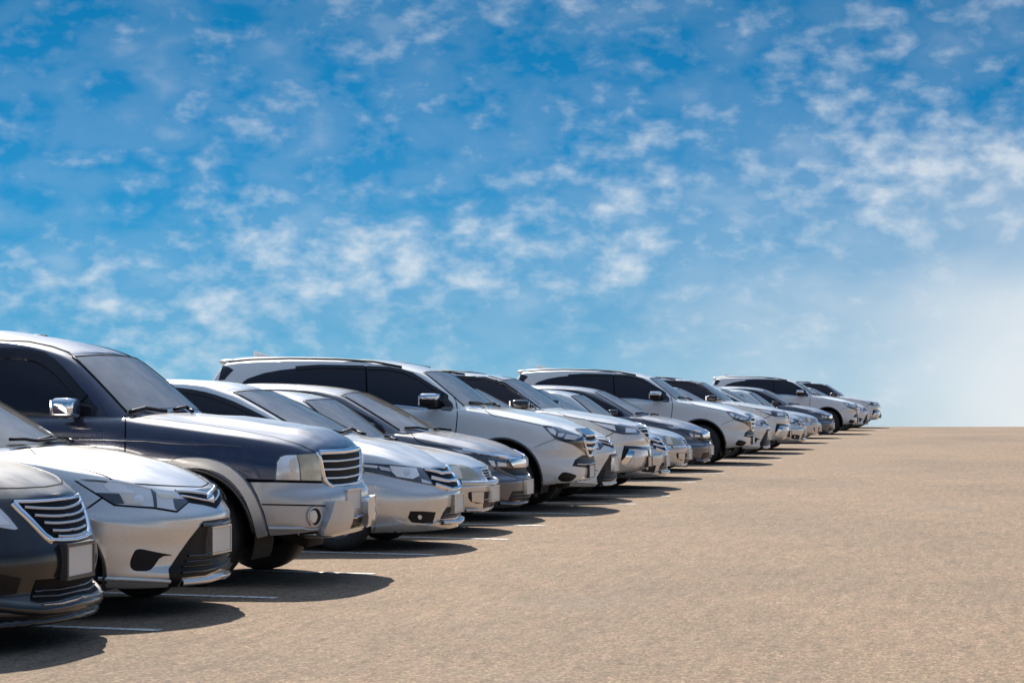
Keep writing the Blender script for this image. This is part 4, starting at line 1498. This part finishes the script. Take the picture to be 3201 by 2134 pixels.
# ---------------------------------------------------------------- dark grey saloon with chrome nose bar
def car_grey():
    c = Car('parked_car', 'tmp', 'car', 23.10, 1.75, 4.55, -5.28, 'paint_grey')
    def crease(x, u):
        f = min(1, max(0, (-x - .2) / .3)) * min(1, max(0, (x + 1.2) / .3))
        return .012 * f * math.exp(-((abs(u) - .70) / .09) ** 2)
    c.hull(sedan_plan(4.55, .95), [(.11, .17), (.16, .08), (.21, .03), (.28, .01), (.42, .0), (.45, .005), (.49, .05), (.55, .065), (.62, .065), (.66, .07), (.70, .10)],
           [(-.09, .69), (-.16, .73), (-.34, .805), (-.59, .875), (-.96, .945), (-1.1, .97), (-1.4, .97), (-3.4, .98), (-3.8, 1.02), (-4.5, 1.0)],
           [(0, .68), (-.1, .69), (-.3, .755), (-.6, .825), (-.77, .86), (-1.11, .925), (-1.32, .95), (-2.5, .97), (-3.8, 1.01), (-4.55, .95)],
           [(0, .14), (-.6, .15), (-1.4, .16), (-3.9, .17), (-4.55, .25)], (-.98, -3.57), .31, .35, extra=crease)
    c.cabin((-1.08, .97), (-1.33, .775, .96), (-2.0, 1.41), (-2.09, .605, 1.38), [(-2.4, .625, 1.43), (-2.9, .625, 1.452), (-3.4, .60, 1.43), (-3.8, .58, 1.38)],
            [(-2.0, 1.41), (-2.17, 1.445), (-2.41, 1.475), (-2.7, 1.495), (-3.13, 1.505), (-3.8, 1.43)], (-4.15, .68), 1.40)
    c.patch('side_window', [(760, 1232), (860, 1220), (955, 1224), (1020, 1239), (1100, 1277), (1167, 1312), (1194, 1330), (1207, 1350), (1200, 1358), (1000, 1355), (760, 1345), (700, 1300)], 'glass_side', bvh=c.bvh_c)
    c.strip('rain_visor', [(800, 1226), (955, 1230), (1020, 1246), (1100, 1284), (1165, 1316)], 'visor', .05, .012, bvh=c.bvh_c)
    c.strip('panel_gap', [(1282, 1349), (1294, 1366), (1306, 1379), (1330, 1388), (1401, 1397)], 'gap', .012, .0015, sm=1)
    c.strip('panel_gap', [(1470, 1408), (1540, 1420), (1600, 1426), (1655, 1430)], 'gap', .012, .0013)
    h = c.patch('headlight', [(1402, 1399), (1457, 1407), (1510, 1424), (1585, 1444), (1592, 1460), (1560, 1460), (1530, 1452), (1505, 1437), (1440, 1418)], 'lamp_dark', .004, res=.025)
    c.patch('lens_cover', [(1402, 1399), (1457, 1407), (1510, 1424), (1585, 1444), (1592, 1460), (1560, 1460), (1530, 1452), (1505, 1437), (1440, 1418)], 'lens_cover', .018, parent=h, res=.03, depth=.0, dome=.012)
    c.patch('reflector', [(1408, 1402), (1455, 1409), (1478, 1418), (1440, 1415)], 'lamp_body', .008, parent=h, res=.025, depth=.004)
    c.patch('reflector', [(1525, 1438), (1545, 1441), (1548, 1458), (1536, 1454)], 'lamp_bright', .008, parent=h, res=.025, depth=.004)
    c.patch('reflector', [(1552, 1442), (1580, 1447), (1584, 1457), (1556, 1457)], 'lamp_body', .008, parent=h, res=.025, depth=.004)
    b = c.strip('nose_bar', [(1445, 1406), (1500, 1416), (1560, 1427), (1600, 1434), (1640, 1434), (1668, 1434)], 'chrome', .035, .022, prof='flat')
    c.patch('bar_face', [(1584, 1440), (1596, 1436), (1672, 1434), (1672, 1458), (1600, 1460)], 'chrome', .03, parent=b, res=.025)
    g = c.patch('grille', [(1560, 1461), (1600, 1462), (1672, 1459), (1676, 1484), (1610, 1486), (1575, 1470)], 'black_plastic', .003, res=.025)
    c.strip('bumper_crease', [(1547, 1464), (1580, 1478), (1615, 1493), (1672, 1494)], c.mat, .03, .014, prof='round')
    m = c.patch('air_intake', [(1602, 1535), (1640, 1532), (1676, 1530), (1676, 1555), (1640, 1562), (1588, 1564)], 'black_plastic', .003, res=.025)
    for pl in ([(1600, 1545), (1640, 1543), (1672, 1539)], [(1595, 1555), (1640, 1553), (1672, 1548)]):
        c.strip('slat', pl, 'black_gloss', .012, .012, parent=m, prof='round')
    c.strip('bumper_lip', [(1560, 1572), (1610, 1573), (1668, 1563)], c.mat, .035, .025, prof='round')
    c.plate([(1658, 1497), (1658, 1543)], pw=.33, frame=.008, proud=.012, fmat='chrome_dull')
    c.wiper([(1264, 1341), (1300, 1340), (1335, 1347)], .013, .02)
    c.wiper([(1355, 1345), (1380, 1341), (1410, 1347)], .013, .02)
    c.mirror_box((-1.60, .93, 1.02), (.09, .10, .06), 'black_gloss', 3.5)
    c.wheel_set(.20)
    return c


# ---------------------------------------------------------------- white large SUV
def car_suv():
    c = Car('parked_suv', 'tmp', 'suv', 25.23, 1.86, 4.86, -4.98, 'paint_white')
    def crease(x, u):
        f = min(1, max(0, (-x - .25) / .3)) * min(1, max(0, (x + 1.35) / .3))
        return .016 * f * math.exp(-((abs(u) - .72) / .10) ** 2)
    c.hull(suv_plan(4.86), [(.30, .13), (.35, .06), (.42, .025), (.52, .02), (.63, .04), (.73, .02), (.81, .012), (.89, .03), (.95, .10), (.98, .13)],
           [(-.13, .975), (-.28, 1.025), (-.47, 1.085), (-.77, 1.145), (-1.0, 1.18), (-1.29, 1.21), (-1.5, 1.22), (-4.8, 1.25)],
           [(0, .955), (-.13, .96), (-.3, 1.0), (-.5, 1.045), (-.86, 1.115), (-1.22, 1.185), (-1.38, 1.205), (-2, 1.2), (-4.0, 1.22), (-4.86, 1.2)],
           [(0, .36), (-.49, .31), (-1.5, .33), (-3.4, .34), (-4.86, .42)], (-.99, -3.84), .38, .475, extra=crease)
    c.cabin((-1.29, 1.21), (-1.44, .83, 1.20), (-1.95, 1.665), (-2.02, .655, 1.645), [(-2.5, .675, 1.735), (-2.9, .685, 1.775), (-3.6, .685, 1.785), (-4.3, .66, 1.765), (-4.55, .64, 1.74)],
            [(-1.95, 1.665), (-2.26, 1.745), (-2.54, 1.78), (-3.1, 1.815), (-3.4, 1.835), (-4.25, 1.845), (-4.6, 1.82)], (-4.78, .80), 1.80, bulge=.025)
    c.patch('side_window', [(757, 1196), (775, 1183), (825, 1166), (880, 1156), (930, 1151), (1100, 1143), (1200, 1146), (1253, 1153), (1290, 1164), (1338, 1194), (1401, 1234), (1403, 1284), (1331, 1276), (1243, 1266), (1000, 1258), (800, 1235)], 'glass_side', bvh=c.bvh_c)
    c.strip('rain_visor', [(925, 1151), (1000, 1146), (1100, 1148), (1138, 1149)], 'visor', .055, .016, bvh=c.bvh_c)
    c.strip('rain_visor', [(1150, 1150), (1215, 1153), (1262, 1162), (1310, 1184), (1360, 1216), (1385, 1231)], 'visor', .055, .016, bvh=c.bvh_c)
    c.strip('window_divider', [(1144, 1146), (1146, 1200), (1148, 1262)], 'gap', .02, .008, bvh=c.bvh_c)
    c.strip('window_trim', [(1000, 1260), (1243, 1267), (1331, 1277), (1404, 1286)], 'chrome', .016, .01, bvh=c.bvh_c)
    c.patch('rear_quarter_glass', [(697, 1141), (716, 1148), (730, 1156), (716, 1170), (702, 1186), (684, 1188), (690, 1165)], 'glass_side', .006, bvh=c.bvh_c, res=.03)
    c.strip('panel_gap', [(712, 1141), (722, 1131)], 'gap', .010, .002, bvh=c.bvh_c)
    # roof rails, tail spoiler, fin aerial
    for sg in (-1, 1):
        V, Fc = tube([(-2.2, sg * .655, 1.705), (-2.55, sg * .66, 1.768), (-3.0, sg * .665, 1.800), (-3.6, sg * .665, 1.812), (-4.1, sg * .655, 1.800), (-4.4, sg * .645, 1.772)], .013, 8)
        c.add('roof_rail', V, Fc, 'black_plastic')
    V, Fc = superbox((-4.50, 0, 1.775), (.14, .56, .045), 2.6, 28, 10)
    c.add('tail_spoiler', V, Fc, c.mat)
    V = [(-4.28, .0, 1.915), (-4.05, 0, 1.84), (-4.30, .025, 1.84), (-4.30, -.025, 1.84), (-4.305, 0, 1.915)]
    c.add('roof_aerial', V, [(0, 1, 2), (0, 3, 1), (4, 0, 2), (4, 3, 0), (4, 2, 3), (1, 3, 2)], 'paint_white', smooth=False)
    c.mirror_box((-1.76, 1.02, 1.305), (.105, .125, .075), 'black_plastic', 4.5, cap=((.008, .042), (.112, .13, .045)), capmat='chrome')
    c.patch('mirror_mount', [(1388, 1238), (1400, 1246), (1415, 1262), (1417, 1276), (1410, 1284), (1380, 1281), (1385, 1255)], 'black_gloss', .012, res=.03)
    c.strip('panel_gap', [(1418, 1238), (1428, 1262), (1430, 1292), (1427, 1330), (1422, 1370), (1416, 1430)], 'gap', .013, .0016, sm=1)
    c.strip('panel_gap', [(1509, 1274), (1524, 1288), (1537, 1297), (1560, 1302), (1600, 1309), (1650, 1320), (1692, 1329)], 'gap', .013, .0016, sm=1)
    c.strip('panel_gap', [(1735, 1372), (1700, 1385), (1672, 1398)], 'gap', .006, .0012)
    h = c.patch('headlight', [(1694, 1329), (1712, 1330), (1750, 1337), (1790, 1352), (1812, 1362), (1797, 1375), (1765, 1374), (1735, 1371), (1712, 1348)], 'lamp_dark', .004, res=.025)
    c.patch('lens_cover', [(1694, 1329), (1712, 1330), (1750, 1337), (1790, 1352), (1812, 1362), (1797, 1375), (1765, 1374), (1735, 1371), (1712, 1348)], 'lens_cover', .018, parent=h, res=.03, depth=.0, dome=.012)
    for pl, mt in (([(1708, 1337), (1728, 1340), (1738, 1350), (1736, 1362), (1720, 1352)], 'lamp_bright'), ([(1744, 1354), (1766, 1356), (1756, 1366), (1742, 1364)], 'lamp_body'), ([(1770, 1358), (1806, 1363), (1795, 1371), (1760, 1369)], 'lamp_body')):
        c.patch('reflector', pl, mt, .008, parent=h, res=.025, depth=.004)
    c.strip('lamp_trim', [(1770, 1360), (1806, 1364), (1794, 1372), (1764, 1370)], 'lamp_bright', .014, .010, parent=h)
    c.patch('grille_band', [(1735, 1372), (1797, 1376), (1822, 1362), (1826, 1395), (1830, 1420), (1818, 1407), (1793, 1390)], 'black_gloss', .005, res=.025)
    g = c.patch('grille', [(1824, 1359), (1845, 1357), (1880, 1354), (1890, 1400), (1880, 1424), (1860, 1427), (1836, 1426), (1826, 1396)], 'grille_black', .006, res=.025)
    t = c.patch('grille_top', [(1798, 1341), (1839, 1337), (1866, 1352), (1868, 1358), (1826, 1361), (1812, 1350)], 'chrome_dull', .014, res=.025)
    for pl, w in (([(1826, 1362), (1850, 1360), (1880, 1357)], .04), ([(1825, 1380), (1845, 1382), (1880, 1376)], .05), ([(1826, 1398), (1846, 1402), (1880, 1396)], .05), ([(1834, 1423), (1850, 1424), (1880, 1420)], .05)):
        c.strip('slat', pl, 'chrome', w, .03, parent=g, prof='round')
    c.strip('grille_frame', [(1824, 1368), (1827, 1395), (1836, 1424)], 'chrome', .05, .028, parent=g, prof='round')
    m = c.patch('air_intake', [(1798, 1436), (1822, 1421), (1850, 1424), (1885, 1422), (1885, 1458), (1840, 1462), (1789, 1456)], 'black_plastic', .004, res=.03)
    c.strip('slat', [(1802, 1450), (1830, 1451), (1875, 1447)], 'chrome_dull', .018, .016, parent=m, prof='round')
    f = c.patch('fog_surround', [(1752, 1466), (1770, 1467), (1818, 1483), (1790, 1507), (1748, 1510), (1733, 1492)], c.mat, .012, res=.03, sm=1)
    c.patch('fog_recess', [(1757, 1474), (1775, 1476), (1802, 1485), (1783, 1502), (1750, 1502), (1741, 1492)], 'black_plastic', .016, parent=f, res=.025, sm=1, depth=.003)
    c.patch('skid_plate', [(1786, 1521), (1830, 1508), (1875, 1494), (1876, 1504), (1830, 1522), (1780, 1532)], 'chrome_dull', .02, res=.03)
    c.plate([(1855, 1451), (1855, 1492)], pw=.33, frame=.010, proud=.012)
    c.wiper([(1465, 1261), (1490, 1262), (1515, 1268)], .014, .02)
    c.wiper([(1518, 1266), (1540, 1263), (1562, 1268)], .014, .02)
    V, Fc = superbox((-.55, -.72, .25), (.02, .09, .09), 6, 12, 8)
    c.add('mud_flap', V, Fc, 'rubber')
    c.wheel_set(.25, 6)
    return c


# ---------------------------------------------------------------- pearl SUV with slim headlights
def car_pearl():
    c = Car('parked_suv', 'tmp', 'suv', 29.57, 1.855, 4.80, -5.01, 'paint_pearl')
    c.hull(suv_plan(4.80), [(.25, .24), (.30, .12), (.35, .05), (.42, .012), (.5, 0), (.60, .012), (.66, .03), (.72, .02), (.79, .03), (.87, .07), (.93, .11), (.95, .13)],
           [(-.12, .945), (-.26, .975), (-.54, 1.045), (-.88, 1.10), (-1.3, 1.15), (-1.6, 1.15), (-4.8, 1.2)],
           [(0, .925), (-.12, .93), (-.3, .965), (-.78, 1.045), (-1.19, 1.11), (-1.35, 1.135), (-2.5, 1.16), (-4.8, 1.2)],
           [(0, .31), (-.5, .28), (-1.5, .33), (-4.8, .42)], (-.97, -3.72), .385, .475)
    c.cabin((-1.29, 1.145), (-1.42, .83, 1.13), (-1.98, 1.585), (-2.06, .655, 1.56), [(-2.4, .67, 1.615), (-2.8, .67, 1.655), (-3.6, .66, 1.675), (-4.4, .62, 1.64)],
            [(-1.98, 1.585), (-2.15, 1.62), (-2.39, 1.65), (-2.83, 1.69), (-3.3, 1.715), (-4.4, 1.68)], (-4.7, .8), 1.66, bulge=.025)
    c.patch('side_window', [(1250, 1180), (1380, 1172), (1517, 1177), (1575, 1192), (1625, 1224), (1690, 1270), (1655, 1276), (1500, 1275), (1250, 1265)], 'glass_side', bvh=c.bvh_c)
    c.strip('rain_visor', [(1400, 1180), (1517, 1184), (1570, 1199), (1620, 1230), (1650, 1250)], 'visor', .055, .015, bvh=c.bvh_c)
    c.strip('pillar_cover', [(1530, 1176), (1575, 1188), (1625, 1219), (1688, 1266)], 'black_gloss', .05, .008, bvh=c.bvh_c)
    for sg in (-1, 1):
        V, Fc = tube([(-2.5, sg * .63, 1.645), (-2.75, sg * .635, 1.682), (-3.2, sg * .635, 1.705), (-3.9, sg * .61, 1.692), (-4.2, sg * .60, 1.665)], .014, 8)
        c.add('roof_rail', V, Fc, 'black_plastic')
    c.mirror_box((-1.62, 1.0, 1.225), (.13, .12, .07), 'black_gloss', 3.5)
    c.strip('panel_gap', [(1742, 1287), (1758, 1295), (1775, 1302), (1832, 1311)], 'gap', .013, .0016, sm=1)
    c.strip('panel_gap', [(1671, 1268), (1676, 1282), (1677, 1330)], 'gap', .013, .0016)
    c.strip('panel_gap', [(1918, 1352), (1895, 1364), (1872, 1374)], 'gap', .012, .0012)
    h = c.patch('headlight', [(1834, 1312), (1862, 1317), (1925, 1327), (1982, 1334), (2002, 1347), (1996, 1358), (1950, 1358), (1920, 1352), (1887, 1337)], 'lamp_dark', .004, res=.025)
    c.patch('lens_cover', [(1834, 1312), (1862, 1317), (1925, 1327), (1982, 1334), (2002, 1347), (1996, 1358), (1950, 1358), (1920, 1352), (1887, 1337)], 'lens_cover', .018, parent=h, res=.03, depth=.0, dome=.012)
    for pl, mt in (([(1850, 1319), (1920, 1330), (1925, 1346), (1890, 1335)], 'lamp_bright'), ([(1930, 1332), (1950, 1336), (1945, 1354), (1925, 1350)], 'lamp_dark'), ([(1955, 1337), (1985, 1340), (1990, 1352), (1955, 1352)], 'lamp_bright')):
        c.patch('reflector', pl, mt, .007, parent=h, res=.025, depth=.003)
    c.strip('nose_trim', [(1930, 1326), (1982, 1334), (1998, 1345), (2010, 1358), (2025, 1378), (2034, 1390)], 'chrome', .035, .016, prof='round')
    g = c.patch('grille', [(1992, 1337), (2025, 1335), (2050, 1350), (2056, 1378), (2040, 1382), (2027, 1377), (2010, 1353)], 'grille_black', .004, res=.025)
    for pl in ([(1998, 1342), (2020, 1342), (2048, 1340)], [(2010, 1354), (2030, 1353), (2052, 1351)], [(2019, 1367), (2035, 1366), (2055, 1363)], [(2027, 1379), (2040, 1378), (2055, 1375)]):
        c.strip('slat', pl, 'chrome', .020, .018, parent=g, prof='round')
    c.strip('bumper_groove', [(1950, 1397), (1985, 1398), (2012, 1401), (2042, 1402)], 'black_gloss', .045, .006)
    f = c.patch('fog_recess', [(1950, 1397), (1972, 1399), (1958, 1425), (1945, 1445), (1941, 1436), (1946, 1410)], 'black_plastic', .004, res=.02)
    c.patch('fog_blade', [(1966, 1402), (1983, 1412), (1972, 1432), (1958, 1449), (1943, 1448), (1941, 1440), (1952, 1430)], 'chrome', .014, parent=f, res=.02)
    c.strip('fog_trim', [(1986, 1412), (1974, 1438), (1958, 1458), (1944, 1452), (1939, 1445)], c.mat, .03, .012, parent=f, prof='round')
    m = c.patch('air_intake', [(2025, 1405), (2055, 1402), (2055, 1430), (2028, 1430)], 'black_plastic', .004, res=.025)
    c.plate([(2042, 1425), (2042, 1458)], pw=.33, frame=.010, proud=.012, mat='black_gloss')
    c.patch('front_apron', [(1902, 1484), (1995, 1483), (2035, 1465), (2040, 1470), (1998, 1490), (1902, 1492)], 'black_plastic', .006, res=.03)
    c.wheel_set(.25, 6)
    return c


def copy_tree(o, parent=None, swap=None):
    k = o.copy()
    C.objects.link(k)
    k.parent = parent
    if swap and k.type == 'MESH':
        s = k.material_slots[0]
        if s.material and s.material.name in swap:
            k.data = k.data.copy()
            k.data.materials[0] = MATS[swap[s.material.name]]
    for ch in o.children:
        copy_tree(ch, k, swap)
    return k


car_black()
wedge = car_wedge()
car_navy()
row = [('bar', car_bar()), ('old', car_old()), ('grey', car_grey()), ('suv', car_suv()), ('low', None), ('pearl', car_pearl())]
WORDS = {
    'bar': ('silver sedan with three-bar chrome grille', 'silver three-bar-grille sedans'),
    'old': ('older silver sedan with clouded yellowish headlight', 'older silver sedans with clouded headlights'),
    'grey': ('dark grey saloon with chrome bar across its nose', 'dark grey saloons with chrome nose bar'),
    'suv': ('large white SUV with roof rails', 'large white SUVs'),
    'low': ('low white sedan, black wedge grille peeping out', 'low white sedans behind the big SUVs'),
    'pearl': ('pearl white SUV with slim headlight', 'pearl white SUVs'),
}
WHERE = {
    'bar': ('right behind the navy off-roader', 'second of its kind along the row', 'farthest of its kind'),
    'old': ('nearest of its kind', 'second of its kind along the row', 'farthest of its kind'),
    'grey': ('nearest of its kind', 'second of its kind along the row', 'farthest of its kind'),
    'suv': ('nearest and largest in the photo', 'second of its kind along the row', 'farthest of its kind'),
    'low': ('beside the nearest large white SUV', 'beside the second large white SUV', 'beside the farthest large white SUV'),
    'pearl': ('nearest of its kind', 'second of its kind along the row', 'last vehicle of the row, at the crest'),
}
WD = {'bar': 1.695, 'old': 1.72, 'grey': 1.75, 'suv': 1.86, 'low': 1.70, 'pearl': 1.855}
YN = [dict(bar=18.74, old=20.95, grey=23.10, suv=25.23, low=27.52, pearl=29.57),
      dict(bar=31.0, old=34.5, grey=37.95, suv=41.7, low=45.6, pearl=48.8),
      dict(bar=52.1, old=58.2, grey=63.9, suv=69.8, low=76.2, pearl=81.4)]
for g in range(3):
    for k, c in row:
        if k == 'low':
            o = copy_tree(wedge.root, None, {'paint_silver': 'paint_pearl'})
            o.location = (wedge.root.location.x - .06, YN[g][k] + WD[k] / 2, 0)
        elif g == 0:
            o = c.root
        else:
            o = copy_tree(c.root)
            o.location = (c.root.location.x, YN[g][k] + WD[k] / 2, 0)
        o['label'] = WORDS[k][0] + ', ' + WHERE[k][g]
        o['group'] = WORDS[k][1]
wedge.root['label'] = 'silver sedan with long headlights and black wedge lower grille, beside the navy off-roader'


# ------------------------------------------------------------------ bay lines
def bay_line(a, b, w=.095):
    (x0, y0), (x1, y1) = a, b
    d = Vector((x1 - x0, y1 - y0, 0)).normalized()
    s = Vector((-d.y, d.x, 0)) * w / 2
    n = 10
    V, Fc = [], []
    for i in range(n + 1):
        t = i / n
        p = Vector((x0 + (x1 - x0) * t, y0 + (y1 - y0) * t, .004))
        V += [p - s, p + s]
    for i in range(n):
        Fc.append((2 * i, 2 * i + 2, 2 * i + 3, 2 * i + 1))
    o = new_obj('bay_line', V, Fc, 'line_paint', ground, smooth=False)
    return o


ends = [(12.40, -5.03), (14.50, -5.02), (16.55, -4.93), (18.55, -4.97), (20.62, -4.8), (22.75, -4.9), (24.95, -4.85), (27.25, -4.7), (29.35, -4.6),
        (31.5 - .6, -4.95), (33.8, -4.9), (37.3, -4.9), (40.7, -4.8), (44.6, -4.7), (47.6, -4.6), (50.9, -4.95), (56, -4.9), (62, -4.9), (67.8, -4.8), (73.5, -4.7), (77.0, -4.55)]
for y, x in ends:
    bay_line((x - 5.2, y + .40), (x, y))
